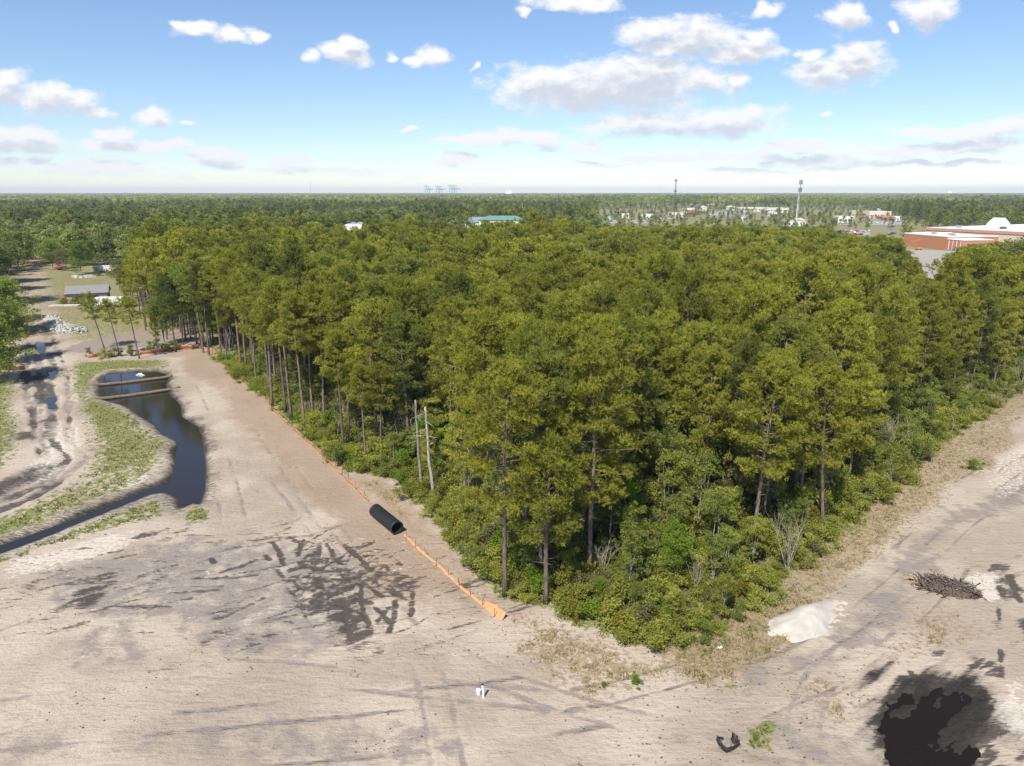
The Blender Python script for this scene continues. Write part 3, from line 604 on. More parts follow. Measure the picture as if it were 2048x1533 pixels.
def shrub_model(seed, Rr=1.3, hh=1.5, n=1500, ls=.15, lobes=13):
    g = np.random.default_rng(seed); T = MB(); Cs, tn = [], []
    for i in range(lobes):
        az = g.uniform(0, 6.28); rr = Rr * g.uniform(0, 1.0); p = np.array((rr * math.cos(az), rr * math.sin(az), hh * g.uniform(.15, 1.1) * (1 - .3 * rr / Rr))); r = Rr * g.uniform(.14, .40)
        T.tube([(p[0] * .15, p[1] * .15, -.05), p * np.array((.7, .7, .6)), p], [.03, .02, .008], 3, cap=False)
        k = n // lobes; U = unit(g.normal(0, 1, (k, 3)) + np.array((0, 0, .35))) * g.uniform(.25, 1.35, (k, 1)); Q = p + U * np.array((r, r, r * .8)); Q[:, 2] = np.maximum(Q[:, 2], .04)
        Cs.append(Q); tn.append(np.full(k, g.uniform(0, 1)))
    C, tn = np.concatenate(Cs), np.concatenate(tn); V, Fc = leaves(C, ls, ls * .62, g)
    return T, V, Fc, np.repeat(np.clip(tn * .6 + g.uniform(0, .4, len(tn)), 0, 1), 4)
def bare_model(seed, h=7.0, rad=.11, stems=1, depth=3, spread=.55, nbr=6):
    g = np.random.default_rng(seed); T = MB()
    def grow(p, d, L, r, k):
        q = p + d * L * .55 + g.normal(0, .04 * L, 3); e = q + unit(d + g.normal(0, .15, 3)) * L * .45
        T.tube([p, q, e], [r, r * .7, r * .35], 5 if k == 0 else 3, cap=False)
        if k < depth:
            for i in range(nbr if k == 0 else 3):
                s = g.uniform(.3, 1.0); b = p + (q - p) * min(1, s / .55) if s < .55 else q + (e - q) * (s - .55) / .45
                grow(b, unit(d + g.normal(0, spread, 3) + np.array((0, 0, .12))), L * g.uniform(.28, .5), r * .42, k + 1)
    for i in range(stems): grow(np.array((g.normal(0, .2), g.normal(0, .2), -.05)) if stems > 1 else np.array((0, 0, -.05)), unit(np.array((g.normal(0, .22), g.normal(0, .22), 1.0)) if stems > 1 else np.array((g.normal(0, .05), g.normal(0, .05), 1.0))), h * g.uniform(.75, 1), rad, 0)
    return T
def pair(nm, mdl, leafmat, barkmat, leafname='crown'):
    T, V, Fc, tn = mdl
    return T.mesh(nm + '_trunk', [barkmat], True), mesh_np(nm + '_' + leafname, V, [Fc], [leafmat], [0], False, {'tone': ('FLOAT', tn)})
def merged(nm, mdl, leafmat, barkmat):
    T, V, Fc, tn = mdl; tv = np.concatenate(T.v); n0 = len(tv); fs, mi = [], []
    for k in sorted(T.f): fs.append(np.array(T.f[k])); mi.append(1)
    fs.append(Fc + n0); mi.append(0)
    return mesh_np(nm, np.concatenate([tv, V]), fs, [leafmat, barkmat], mi, False, {'tone': ('FLOAT', np.concatenate([np.zeros(n0), tn]))})
def plant(name, label, cat, meshes, xy, rz, scl, group=None, lean=(0, 0), parts=('trunk', 'crown')):
    r = root(name, label, cat, (xy[0], xy[1], gz(*xy) - .03), rz, group, scl)
    if lean != (0, 0): r.rotation_euler = (lean[0], lean[1], rz)
    for pn, me in zip(parts, meshes):
        if me is not None: put(pn, me, r)
    return r
def stuff_instances(name, label, xyz, rot, scl, ids, meshes):
    """one object: instances of a few meshes on points (for what nobody could count)"""
    col = bpy.data.collections.new(name + '_kinds')
    for i, me in enumerate(meshes): col.objects.link(bpy.data.objects.new('%s_kind_%02d' % (name, i), me))
    me = bpy.data.meshes.new(name); me.vertices.add(len(xyz)); me.vertices.foreach_set('co', np.asarray(xyz, np.float32).ravel())
    for an, arr in (('rot', rot), ('scl', scl)):
        a = me.attributes.new(an, 'FLOAT_VECTOR', 'POINT'); a.data.foreach_set('vector', np.asarray(arr, np.float32).ravel())
    a = me.attributes.new('kid', 'INT', 'POINT'); a.data.foreach_set('value', np.asarray(ids, np.int32))
    o = put(name, me); ng = bpy.data.node_groups.new(name + '_scatter', 'GeometryNodeTree')
    ng.interface.new_socket('Geometry', in_out='INPUT', socket_type='NodeSocketGeometry'); ng.interface.new_socket('Geometry', in_out='OUTPUT', socket_type='NodeSocketGeometry')
    i_, o_ = ng.nodes.new('NodeGroupInput'), ng.nodes.new('NodeGroupOutput')
    ci = ng.nodes.new('GeometryNodeCollectionInfo'); ci.inputs[0].default_value = col; ci.inputs[1].default_value = True; ci.inputs[2].default_value = True
    ip = ng.nodes.new('GeometryNodeInstanceOnPoints'); ip.inputs['Pick Instance'].default_value = True
    def na(nm, typ):
        n = ng.nodes.new('GeometryNodeInputNamedAttribute'); n.data_type = typ; n.inputs[0].default_value = nm; return n.outputs[0]
    ng.links.new(i_.outputs[0], ip.inputs['Points']); ng.links.new(ci.outputs[0], ip.inputs['Instance']); ng.links.new(na('kid', 'INT'), ip.inputs['Instance Index'])
    ng.links.new(na('rot', 'FLOAT_VECTOR'), ip.inputs['Rotation']); ng.links.new(na('scl', 'FLOAT_VECTOR'), ip.inputs['Scale']); ng.links.new(ip.outputs[0], o_.inputs[0])
    md = o.modifiers.new('scatter', 'NODES'); md.node_group = ng
    return tag(o, label, None, None, 'stuff')

# ------------------------------------------------------------------ the pine wood
PINE = [pair('pine_%d' % i, pine_model(100 + i, 22, cb, rr, nb), M[mt], M['bark']) for i, (cb, rr, nb, mt) in enumerate(
    [(.54, 3.7, 38, 'pine'), (.50, 4.0, 40, 'pine'), (.57, 3.5, 36, 'pine'), (.50, 4.2, 40, 'pine'), (.38, 4.1, 50, 'pine'), (.32, 3.9, 52, 'pine'), (.46, 3.8, 42, 'pine_dark'), (.25, 3.5, 50, 'pine')])]
PINE_Y = pair('pine_yellow', pine_model(120, 22, .5, 3.8, 40), M['leaf_yellow'], M['bark'])
YOUNG = pair('young_pine', pine_model(131, 15, .34, 2.5, 40, 5, 13), M['pine'], M['bark'])
def top_height(xy, vtop):
    y = xy[1]; b = (CY - vtop) / F_PX; return H + y / (CP + b * SP) * (b * CP - SP)
# pines one can tell apart at the edge: base pixel, top row, model, lean, label
EDGE = [
 (1011,1191,690,4,(0,-.02),'tall pine with long bare trunk behind the end of the orange fence'),
 (1092,1206,862,-1,(0,.0),'slender young pine right of the bare trunk at the wood corner'),
 (1179,1156,655,5,(0,-.02),'thick dark-trunked pine standing at the front corner of the wood'),
 (1051,1097,700,1,(0,.02),'pine with pale lower trunk just behind the front corner pair'),
 (1505,1098,690,4,(0,.01),'straight grey-trunked pine left of the leaning pine on the right edge'),
 (1523,1066,705,0,(0,0),'dark pine trunk half hidden right of the straight grey-trunked pine'),
 (1646,1057,705,4,(0,-.13),'pine whose trunk leans left over the right edge of the wood'),
 (1695,981,720,5,(0,.0),'upright black-trunked pine right of the leaning pine'),
 (1784,840,640,5,(0,.02),'broad pine on the right edge above the pale green shrubs'),
 (1894,819,700,7,(0,0),'low bushy pine near the bleached dead tree on the right edge'),
 (1963,769,560,4,(0,0),'tall pine near the far right end of the sand road'),
 (1984,785,590,5,(0,.01),'rightmost pine with twin-looking dark trunk by the sand road'),
 (1305,960,650,-2,(0,0),'yellow-green pine rising above the middle of the front edge'),
 (1344,905,670,0,(0,0),'dark-trunked pine right of the yellow-green pine'),
 (902,915,665,3,(0,0),'bright green rounded pine behind the two dead snags'),
 (780,840,690,1,(0,0),'thick-trunked pine over the dark gap left of the snags'),
 (763,920,715,0,(0,.02),'pine in the left edge nearest the two dead snags'),
 (732,924,720,2,(0,-.02),'second pine left of the dead snags on the left edge'),
 (699,892,660,0,(0,.02),'pale-trunked pine standing right of a thin dead tree'),
 (687,898,650,2,(0,-.01),'thin pine immediately left of the pale-trunked pine'),
 (626,834,560,0,(0,0),'slim pine on the left edge, second right of the fence bend'),
 (610,856,575,2,(0,-.03),'pine leaning over the orange fence at its bend'),
 (583,841,540,0,(0,0),'grey bare-trunked pine right beside the fence bend'),
 (572,826,545,2,(0,-.02),'pine with light trunk just left of the fence bend'),
 (545,814,525,1,(0,.02),'pine closest to the orange fence above its bend'),
 (552,776,505,0,(0,0),'tall pine fourth from the left end of the wood edge'),
 (510,748,486,3,(0,0),'tall bare pine third from the left end of the wood edge'),
 (493,741,492,0,(0,.01),'tall bare pine second from the left end of the wood edge'),
 (483,737,480,1,(0,-.02),'tallest pine at the left end of the wood edge'),
 (209,698,578,1,(0,-.17),'leaning pine with one-sided boughs left of the pond-head trio'),
 (240,712,592,2,(0,-.12),'middle leaning pine of the three above the pond'),
 (279,718,585,0,(0,-.10),'right-hand pine of the three above the pond'),
 (352,705,545,6,(0,0),'dark pine in front of the pale spring-green tree'),
 (314,694,655,-1,(0,0),'small thin sapling pine right of the pond-head trio'),
]
T_LINE = [(470,738),(545,800),(612,850),(690,888),(765,915),(860,925),(935,985),(990,1090),(1030,1140),(1100,1160),(1180,1120),(1330,1010),(1440,1050),(1500,1080),(1600,1045),(1660,1005),(1720,930),(1785,845),(1895,812),(1985,772),(2150,700),(2400,600)]
TP = GP(T_LINE) + [(420, 285), (-120, 285), (-125, 240), (-95, 175)]
SIGHT = [  # lines of sight kept open: pixel polyline (tops of nearer trees stay below it), distance of what is seen
 ([(1800,494),(1822,502),(1848,545),(1892,549),(1912,512),(1928,488),(1960,482),(2060,476)], 436),
 ([(918,434),(1058,435)], 430), ([(684,449),(730,449)], 300), ([(1180,449),(1240,446),(1300,450),(1360,443),(1420,448),(1480,444),(1540,449),(1600,451),(1650,448),(1700,466),(1740,468),(1770,462),(1800,474)], 520)]
def sight_ok(x, y, h):
    u, v = PROJ(x, y, h)
    for P, D in SIGHT:
        if y < D and P[0][0] - 6 <= u <= P[-1][0] + 6:
            if v < np.interp(u, [p[0] for p in P], [p[1] for p in P]): return False
    return True
placed = []
for (u, v, vt, k, lean, lab) in EDGE:
    xy = G(u, v); hh = top_height(xy, vt); ms, h0 = (YOUNG, 15) if k == -1 else (PINE_Y, 22) if k == -2 else (PINE[k], 22)
    s = hh / h0; s = min(max(s, .45), 1.25) * .97
    plant('pine_tree', lab, 'pine tree', ms, xy, rng.uniform(0, 6.28) if lean == (0, 0) else 0.0, s, 'pines one can tell apart at the wood edge', lean); placed.append(xy)
def poisson(P, dmin, n, seed, avoid=(), box=None):
    g = np.random.default_rng(seed); P_ = np.array(P); lo, hi = P_.min(0), P_.max(0)
    if box: lo, hi = np.maximum(lo, box[0]), np.minimum(hi, box[1])
    C = g.uniform(lo, hi, (n, 2)); C = C[inpoly(C[:, 0], C[:, 1], P)]
    cell = {}; out = []
    def near_(p):
        i, j = int(p[0] // dmin), int(p[1] // dmin)
        for a in (-1, 0, 1):
            for b in (-1, 0, 1):
                for q in cell.get((i + a, j + b), ()):
                    if (p[0] - q[0]) ** 2 + (p[1] - q[1]) ** 2 < dmin * dmin: return True
        return False
    for q in avoid: cell.setdefault((int(q[0] // dmin), int(q[1] // dmin)), []).append(q)
    for p in C:
        if not near_(p): cell.setdefault((int(p[0] // dmin), int(p[1] // dmin)), []).append(p); out.append((float(p[0]), float(p[1])))
    return out
inner = poisson(TP, 3.25, 48000, 5, placed)
g5 = np.random.default_rng(51); cand = []
for (x, y) in inner:
    if abs(x) > .80 * y + 12: continue
    hh = g5.normal(20.0, 2.2) * (1 - .10 * (fbm(np.array([x]), np.array([y]), 40, 71)[0] > .6))
    if not sight_ok(x, y, hh + .4):
        hh *= .86
        if not sight_ok(x, y, hh + .3): continue
    e_ = float(linedist(np.array([x]), np.array([y]), TP[7:22], 30.0)[0]); cand.append((x, y, hh, g5.choice([4, 5, 4, 5, 7, 6] if e_ < 14 else [0, 1, 2, 3, 4, 6, 0, 1, 3], 1)[0], g5.uniform(0, 6.28)))
TPa = np.array(TP[:22])
def show(c):   # how large a tree shows: near ones and those on the edge first
    e = float(linedist(np.array([c[0]]), np.array([c[1]]), TPa, 30.0)[0])
    return math.hypot(c[0], c[1]) - 18 * (e < 7)
cand.sort(key=show)
NI = 300 - len(EDGE)
for i, (x, y, hh, k, rz) in enumerate(cand[:NI]):
    plant('pine_tree', 'pine with a rounded needle crown, one of many crowded together in the wood', 'pine tree', PINE[k], (x, y), rz, (hh / 22 * g5.uniform(.74, 1.08), hh / 22 * g5.uniform(.74, 1.08), hh / 22), 'pines of the dense wood', (g5.normal(0, .015), g5.normal(0, .015)))
rest = cand[NI:]
LODP = [merged('wood_pine_%d' % i, pine_model(200 + i, 22, cb, rr, 30, 5, 9, 6, .46, .14, 0, 5), M[mt], M['bark']) for i, (cb, rr, mt) in enumerate([(.55, 3.5, 'pine'), (.52, 3.8, 'pine'), (.58, 3.3, 'pine'), (.5, 3.6, 'pine_dark'), (.53, 3.6, 'pine'), (.5, 3.4, 'leaf')])]
a = np.array([(c[0], c[1], 0, c[4], c[2] / 22) for c in rest])
stuff_instances('pine_wood', 'dense canopy of pines stretching back across the wood', a[:, :3], np.c_[np.zeros((len(a), 2)), a[:, 3]], np.c_[a[:, 4] * g5.uniform(.8, 1.1, len(a)), a[:, 4] * g5.uniform(.8, 1.1, len(a)), a[:, 4]], g5.choice([0, 1, 2, 3, 4, 0, 1, 5], len(a)), LODP)
print('pines', len(cand))

# ------------------------------------------------------------------ other trees one can tell apart
BR = pair('spring_tree', broad_model(301, 13, 6.5, .16, 20, 10, 70, .34, .3), M['leaf_bright'], M['bark_grey'])
TALL = pair('tall_spring_tree', broad_model(302, 19, 3.8, .30, 20, 8, 40, .30, .2, 2), M['leaf_bright'], M['bark_grey'])
OLIVE = pair('olive_tree', broad_model(303, 12, 6.0, .2, 18, 9, 60, .34, .3), M['leaf'], M['bark'])
OAK = [pair('oak_tree_%d' % i, broad_model(304 + i, 15, 6.0, .12, 24, 10, 70, .36, .35), M['far_pine' if i == 0 else 'leaf'], M['bark']) for i in range(2)]
DULL = pair('dull_tree', broad_model(309, 12, 4.5, .2, 16, 8, 45, .3, .22), M['leaf_dull'], M['bark_grey'])
YEL = pair('yellow_tree', broad_model(310, 10, 3.6, .2, 15, 8, 50, .28, .2), M['leaf_yellow'], M['bark'])
SAP = [pair('sapling_%d' % i, broad_model(320 + i, 6.5, 2.0, .22, 13, 7, 70, .14, .07, 1 + i % 3), M[m_], M['bark_grey']) for i, m_ in enumerate(['leaf', 'leaf', 'shrub', 'leaf_bright', 'leaf_dull', 'leaf'])]
for (u, v, vt, ms, h0, cat, lab) in [
 (455,650,492,TALL,19,'tree','pale green broadleaf tree among the pines at the left end of the wood'), (640,500,448,BR,13,'tree','lime treetop at the back of the wood left of the white building'), (835,495,447,OLIVE,12,'tree','soft green treetop at the back of the wood right of the white building'),
 (1480,520,462,BR,13,'tree','lime treetop at the back of the wood below the strip mall'), (1240,530,466,YEL,10,'tree','yellowish treetop at the back of the wood below the teal shed'), (1450,640,600,DULL,12,'tree','dull olive crown in the middle of the wood'), (1850,690,600,OLIVE,12,'tree','soft green crown near the right edge of the wood'), (520,590,480,OLIVE,12,'tree','soft green crown among the pines of the left wood'),
 (163,549,488,BR,13,'tree','broad bright green tree at the far end of the dry field'),
 (106,540,482,OLIVE,12,'tree','olive green spreading tree left of the bright green field tree'),
 (128,543,497,DULL,12,'tree','dull brownish tree between the far track and the bright green tree'),
 (367,697,512,TALL,19,'tree','tall pale spring-green tree with white trunk at the left end of the wood'),
 (392,690,528,TALL,19,'tree','slimmer pale green tree close behind the white-trunked tree'),
 (420,700,585,SAP[3],6.5,'tree','light green broadleaf tree at the corner where the orange fence turns'),
 (330,690,600,OLIVE,12,'tree','dark leafy tree left of the white-trunked spring tree'),
 (250,600,530,PINE[6],22,'pine tree','dark pine behind the grey-roofed shed'),
 (268,612,520,YEL,10,'tree','yellow-green tree right of the white trailer'),
 (300,610,505,OLIVE,12,'tree','round green tree beyond the gravel pad'),
 (240,585,515,DULL,12,'tree','brownish budding tree behind the pond-head pines'),
 (-5,765,600,OAK[1],15,'tree','leafy tree overhanging the muddy track at the left border'),
 (-2,730,585,OAK[0],15,'tree','dark evergreen at the left border above the orange scrap'),
 (22,700,592,OAK[1],15,'tree','mid-green bushy tree nearest the wheel ruts on the left'),
 (-10,668,545,OAK[1],15,'tree','mid-green tree behind the bushy tree on the left border'),
 (-14,645,548,OAK[1],15,'tree','pale green tree beside the bend of the far track'),
 (-36,612,470,OAK[0],15,'tree','tall dark evergreen at the left border of the far track'),
 (-24,586,478,OAK[0],15,'tree','dark evergreen next to the far track, left of the dry field'),
 (-8,568,468,OAK[0],15,'tree','dark evergreen at the far mouth of the track'),
 (-4,546,445,OAK[0],15,'tree','dark treetop rising at the left border below the horizon'),
 (1935,640,505,OAK[0],15,'tree','dark dense tree right of the empty car park'),
 (1990,650,488,OAK[0],15,'tree','large dark evergreen on the right border below the store'),
 (2040,660,484,OAK[0],15,'tree','dark evergreen cut by the right border of the picture'),
 (1945,560,506,OLIVE,12,'tree','lighter green tree between the car park and the dark evergreens'),
 (1720,560,482,BR,13,'tree','vivid green tree in the wood below the fuel station'),
 (1600,540,462,BR,13,'tree','pale lime tree at the back edge of the wood'),
 (1318,545,462,BR,13,'tree','small lime green tree at the back of the wood below the lattice tower'),
 (1165,520,448,YEL,10,'tree','yellow-lime tree at the back of the wood beside the green-roofed hall'),
 (545,520,455,DULL,12,'tree','tan budding tree at the back left of the wood'),
 (330,470,425,BR,13,'tree','bright lime tree far off in the left woodland'),
 (585,450,424,DULL,12,'tree','bare greyish tree far off in front of the thin mast'),
 (615,452,420,DULL,12,'tree','tan treetop far off right of the bare greyish tree')]:
    xy = G(u, v); hh = max(4.0, top_height(xy, vt)); plant('broadleaf_tree' if cat == 'tree' else 'pine_tree', lab, cat, ms, xy, rng.uniform(0, 6.28), (min(hh / h0, 1.6) * (1.5 if u < -5 else 1.0), min(hh / h0, 1.6) * (1.5 if u < -5 else 1.0), min(hh / h0, 1.6)))

# dead snags and bare trees
def snag(seed, h, rad, stubs):
    g = np.random.default_rng(seed); T = MB(); zz = np.linspace(0, h, 8); T.tube(np.c_[np.cumsum(g.normal(0, .05, 8)), np.cumsum(g.normal(0, .05, 8)), zz], np.linspace(rad, rad * .55, 8), 8)
    for i in range(stubs):
        zb = h * g.uniform(.55, .98); az = g.uniform(0, 6.28); L = g.uniform(.6, 2.0); T.tube([(0, 0, zb), (math.cos(az) * L, math.sin(az) * L, zb + g.uniform(-.4, .2))], [.05, .015], 4)
    return T
for (u, v, vt, sd_, ln_, lab) in [(842,983,800,1,-.03,'left of two dead standing trunks with broken side branches'), (868,998,813,2,-.06,'right of two dead standing trunks, leaning left with a snapped top')]:
    xy = G(u, v); r = root('dead_tree', lab, 'dead tree', (*xy, -.05), 0, 'two dead standing trunks'); r.rotation_euler = (0, ln_, 0)
    snag(sd_, top_height(xy, vt), .20, 7).build('trunk', M['bark_grey'], r, True)
BARE = [bare_model(400, 7, .09), bare_model(401, 6, .06, 6, 2, .35, 5), bare_model(402, 8, .11, 1, 3, .6, 8)]
BAREM = [T.mesh('bare_branches', [M['deadwood']]) for T in BARE]
for (u, v, vt, k, h0, lab) in [(673,890,802,0,7,'thin bleached dead tree among the pines on the left edge'), (1577,1140,1035,1,6,'many-stemmed bare whitish shrub near the right front edge'), (1900,870,828,2,8,'bleached bare tree on the right edge beside the low bushy pine'),
                               (1785,990,930,0,7,'small leafless tree in front of the pale green shrubs'), (1320,1010,955,2,8,'grey bare crown in the shade of the front edge'), (1205,1150,1085,1,6,'grey leafless thicket right of the thick dark trunk'),
                               (1390,1180,1120,1,6,'low grey leafless shrub in the front undergrowth'), (205,545,520,2,8,'bare grey tree above the far white trailer'), (1560,1050,1000,0,7,'crooked bare sapling behind the many-stemmed whitish shrub'), (460,720,660,1,6,'grey leafless stems beside the corner of the orange fence')]:
    xy = G(u, v); r = root('bare_tree', lab, 'bare tree', (*xy, gz(*xy) - .03), rng.uniform(0, 6.28), None, max(.3, top_height(xy, vt) / h0)); put('branches', BAREM[k], r)

# ------------------------------------------------------------------ undergrowth
SHR = [pair('shrub_%d' % i, shrub_model(500 + i, rr, hh, n, ls), M[m_], M['bark'], 'foliage') for i, (rr, hh, n, ls, m_) in enumerate([(1.3, 1.4, 2700, .125, 'shrub'), (1.1, 1.9, 2500, .12, 'leaf'), (1.5, 1.2, 2800, .125, 'shrub'), (1.0, 1.3, 1800, .11, 'leaf_dull'), (1.2, 1.6, 2200, .12, 'leaf_bright'), (1.1, 1.0, 2000, .11, 'leaf_yellow')])]
SHM = [merged('undergrowth_%d' % i, shrub_model(520 + i, rr, hh, n, ls), M[m_], M['bark']) for i, (rr, hh, n, ls, m_) in enumerate([(1.4, 1.4, 2000, .14, 'shrub'), (1.2, 1.9, 1900, .135, 'leaf'), (1.6, 1.1, 2100, .14, 'shrub'), (1.0, 1.2, 1500, .12, 'leaf_dull'), (1.3, 2.3, 1900, .14, 'leaf')])]
SHM += [merged('low_green', shrub_model(530, 1.3, .7, 1500, .12), M['leaf_bright'], M['bark']), merged('low_olive', shrub_model(531, 1.3, .8, 1500, .12), M['shrub'], M['bark'])]
SHM += [bare_model(540 + i, 2.6, .03, 7, 2, .5, 5).mesh('bare_stems', [M['deadwood']]) for i in range(2)]
SHM += [merged('dry_clump', (lambda T, V, Fc, tn: (T, V, Fc, tn))(*(lambda g: (lambda T: (T.tube([(0, 0, -.1), (0, 0, .3)], .01, 3), (T,) + (lambda r: (r[0], r[1], np.repeat(g.random(160), 15)))(tufts(np.c_[g.normal(0, .5, (160, 2)), np.zeros(160)], np.tile((0, 0, 1.0), (160, 1)), 5, 1.0, .06, g, .35)))[1])(MB()))(np.random.default_rng(5))), M['dry_grass'], M['stick'])]
fe = GP(FOREST_EDGE); feA = np.array(fe); g6 = np.random.default_rng(61)
under = poisson(FP, 1.35, 90000, 62, placed, ((-80, 40), (160, 175)))
ua = np.array(under); du = linedist(ua[:, 0], ua[:, 1], fe, 40.0)
dT = linedist(ua[:, 0], ua[:, 1], TP[:22], 40.0); deep = inpoly(ua[:, 0], ua[:, 1], TP) & (dT > 11)
keep = (~deep) & (du > .35); ua, du = ua[keep], du[keep]; dT = dT[keep]
od = np.argsort(np.hypot(ua[:, 0], ua[:, 1]) + du * 3); ua, du = ua[od], du[od]
kinds = g6.choice([0, 1, 2, 3, 4, 5], len(ua), p=[.34, .2, .26, .10, .05, .05])
NS = 170
for i in range(NS):
    x, y = ua[i]; k = int(kinds[i]); s = g6.uniform(.6, 1.6) * (.85 + .06 * min(du[i], 7))
    adj = ['yellow-green', 'dark green', 'low spreading green', 'dull brownish', 'bright green', 'yellow-leaved'][k]
    plant('shrub', '%s leafy shrub in the thicket along the front of the wood' % adj, 'shrub', SHR[k], (x, y), g6.uniform(0, 6.28), s, 'shrubs along the front of the wood', parts=('stems', 'foliage'))
b_ = ua[NS:]; db = du[NS:]
sc = g6.uniform(.55, 1.7, len(b_)) * (.85 + .06 * np.minimum(db, 8))
stuff_instances('undergrowth', 'tangled leafy undergrowth filling the edges of the wood', np.c_[b_, np.zeros(len(b_))], np.c_[np.zeros((len(b_), 2)), g6.uniform(0, 6.28, len(b_))], np.c_[sc, sc, sc * g6.uniform(.8, 1.3, len(b_))], np.where((db < 4.5) & (b_[:, 0] < 2), g6.choice([5, 6, 6, 2], len(b_)), g6.choice(10, len(b_), p=[.26, .20, .18, .06, .10, .06, .07, .015, .015, .04])), SHM)
print('shrubs', len(ua))
sp = poisson(FP, 2.7, 12000, 63, placed, ((-75, 44), (140, 150))); ns = 0
for (x, y) in sorted(sp, key=lambda p: math.hypot(*p)):
    d = float(linedist(np.array([x]), np.array([y]), fe, 40.0)[0])
    inn = bool(inpoly(np.array([x]), np.array([y]), TP)[0]); dt = float(linedist(np.array([x]), np.array([y]), TP[:22], 40.0)[0])
    if d < 1.6 or (inn and dt > 10) or ns >= 190: continue
    k = int(g6.choice(6, p=[.25, .22, .22, .06, .08, .17])); hgt = min(10.0, 2.4 + d * .62) * g6.uniform(.65, 1.15); side = 'left fence side' if PROJ(x, y, 0)[0] < 1010 else 'right road side' if PROJ(x, y, 0)[0] > 1430 else 'front corner'
    plant('sapling', '%s broadleaf sapling in the understorey on the %s of the wood' % (['green', 'green', 'yellow-green', 'bright green', 'dull', 'green'][k], side), 'sapling', SAP[k], (x, y), g6.uniform(0, 6.28), hgt / 6.5, 'saplings in the understorey'); ns += 1

# ------------------------------------------------------------------ woodland out to the horizon
def lod_broad(seed, m_, h=14, rr=4.6): return merged('far_broadleaf', broad_model(seed, h, rr, .22, 14, 5, 16, .75, .25), M[m_], M['bark'])
def lod_pine(seed, m_): return merged('far_pine', pine_model(seed, 20, .28, 4.0, 26, 3, 6, 5, .9, .34, 0, 4), M[m_], M['bark'])
FARM = [lod_pine(701, 'far_pine'), lod_pine(702, 'far_pine'), lod_pine(703, 'pine_dark'), lod_pine(704, 'pine'), lod_broad(711, 'far_mix'), lod_broad(712, 'far_mix'), lod_broad(713, 'leaf'), lod_broad(714, 'leaf_dull'), lod_broad(715, 'leaf_bright')]
FH = np.array([20, 20, 20, 20, 14, 14, 14, 14, 14.])
g8 = np.random.default_rng(81)
KEEP_OUT = [GP([(45,545),(52,530),(95,528),(140,535),(245,535),(262,560),(262,610),(300,630),(415,650),(420,705),(-100,800),(-100,600)])]
KEEP_OUT += [[(150, 300), (420, 300), (520, 640), (260, 640), (190, 420)], [(60, 500), (330, 500), (720, 1480), (170, 1480)], [(-55, 400), (40, 400), (40, 500), (-55, 500)], [(-110, 285), (-55, 285), (-60, 330), (-110, 330)]]
pts = []
yy_ = 150.0
while yy_ < 1500:
    sp_ = 6.2 * max(1, yy_ / 420) ** .55; xs = np.arange(-.84 * yy_ - 15, .84 * yy_ + 15, sp_); pts.append(np.c_[xs + g8.normal(0, sp_ * .33, len(xs)), yy_ + g8.normal(0, sp_ * .33, len(xs))]); yy_ += sp_
fp = np.concatenate(pts)
ok = ~inpoly(fp[:, 0], fp[:, 1], TP) & (fp[:, 1] > 150)
for i, K in enumerate(KEEP_OUT):
    inside = inpoly(fp[:, 0], fp[:, 1], K); ok &= ~(inside & (g8.random(len(fp)) > (.08 if i == 1 else 0.17 if i == 2 else 0)))
ok &= ~(inpoly(fp[:, 0], fp[:, 1], FP) & (fp[:, 1] < 262))
ok &= ~((fp[:, 1] < 262) & (fp[:, 0] > -60))
fp = fp[ok]
mixn = fbm(fp[:, 0], fp[:, 1], 70, 91); kid = np.where(g8.random(len(fp)) < smooth(mixn, .34, .54), g8.choice([4, 5, 6, 7, 8], len(fp), p=[.33, .30, .17, .10, .10]), g8.choice([0, 1, 2, 3], len(fp)))
hh = np.where(kid < 4, g8.normal(17.0, 2.4, len(fp)), g8.normal(13, 2.2, len(fp)))
inz = inpoly(fp[:, 0], fp[:, 1], KEEP_OUT[2]) | inpoly(fp[:, 0], fp[:, 1], KEEP_OUT[1]); kid = np.where(inz, g8.choice([4, 5, 6, 7, 8, 3], len(fp), p=[.3, .3, .15, .12, .08, .05]), kid); hh = np.where(inz, g8.uniform(5.5, 10.5, len(fp)), hh)
good = np.array([sight_ok(x, y, h_ + .3) for (x, y), h_ in zip(fp, hh)])
hh2 = np.where(good, hh, hh * .55); good2 = good | (np.array([sight_ok(x, y, h_) for (x, y), h_ in zip(fp, hh2)]) & (g8.random(len(fp)) < .6))
fp, kid, hh = fp[good2], kid[good2], hh2[good2]
sc = hh / FH[kid]
stuff_instances('distant_woodland', 'mixed pine and broadleaf woodland reaching towards the horizon', np.c_[fp, np.zeros(len(fp))], np.c_[np.zeros((len(fp), 2)), g8.uniform(0, 6.28, len(fp))], np.c_[sc, sc, sc] * np.where(kid < 4, 1.0, 1.0)[:, None], kid, FARM)
print('far trees', len(fp))
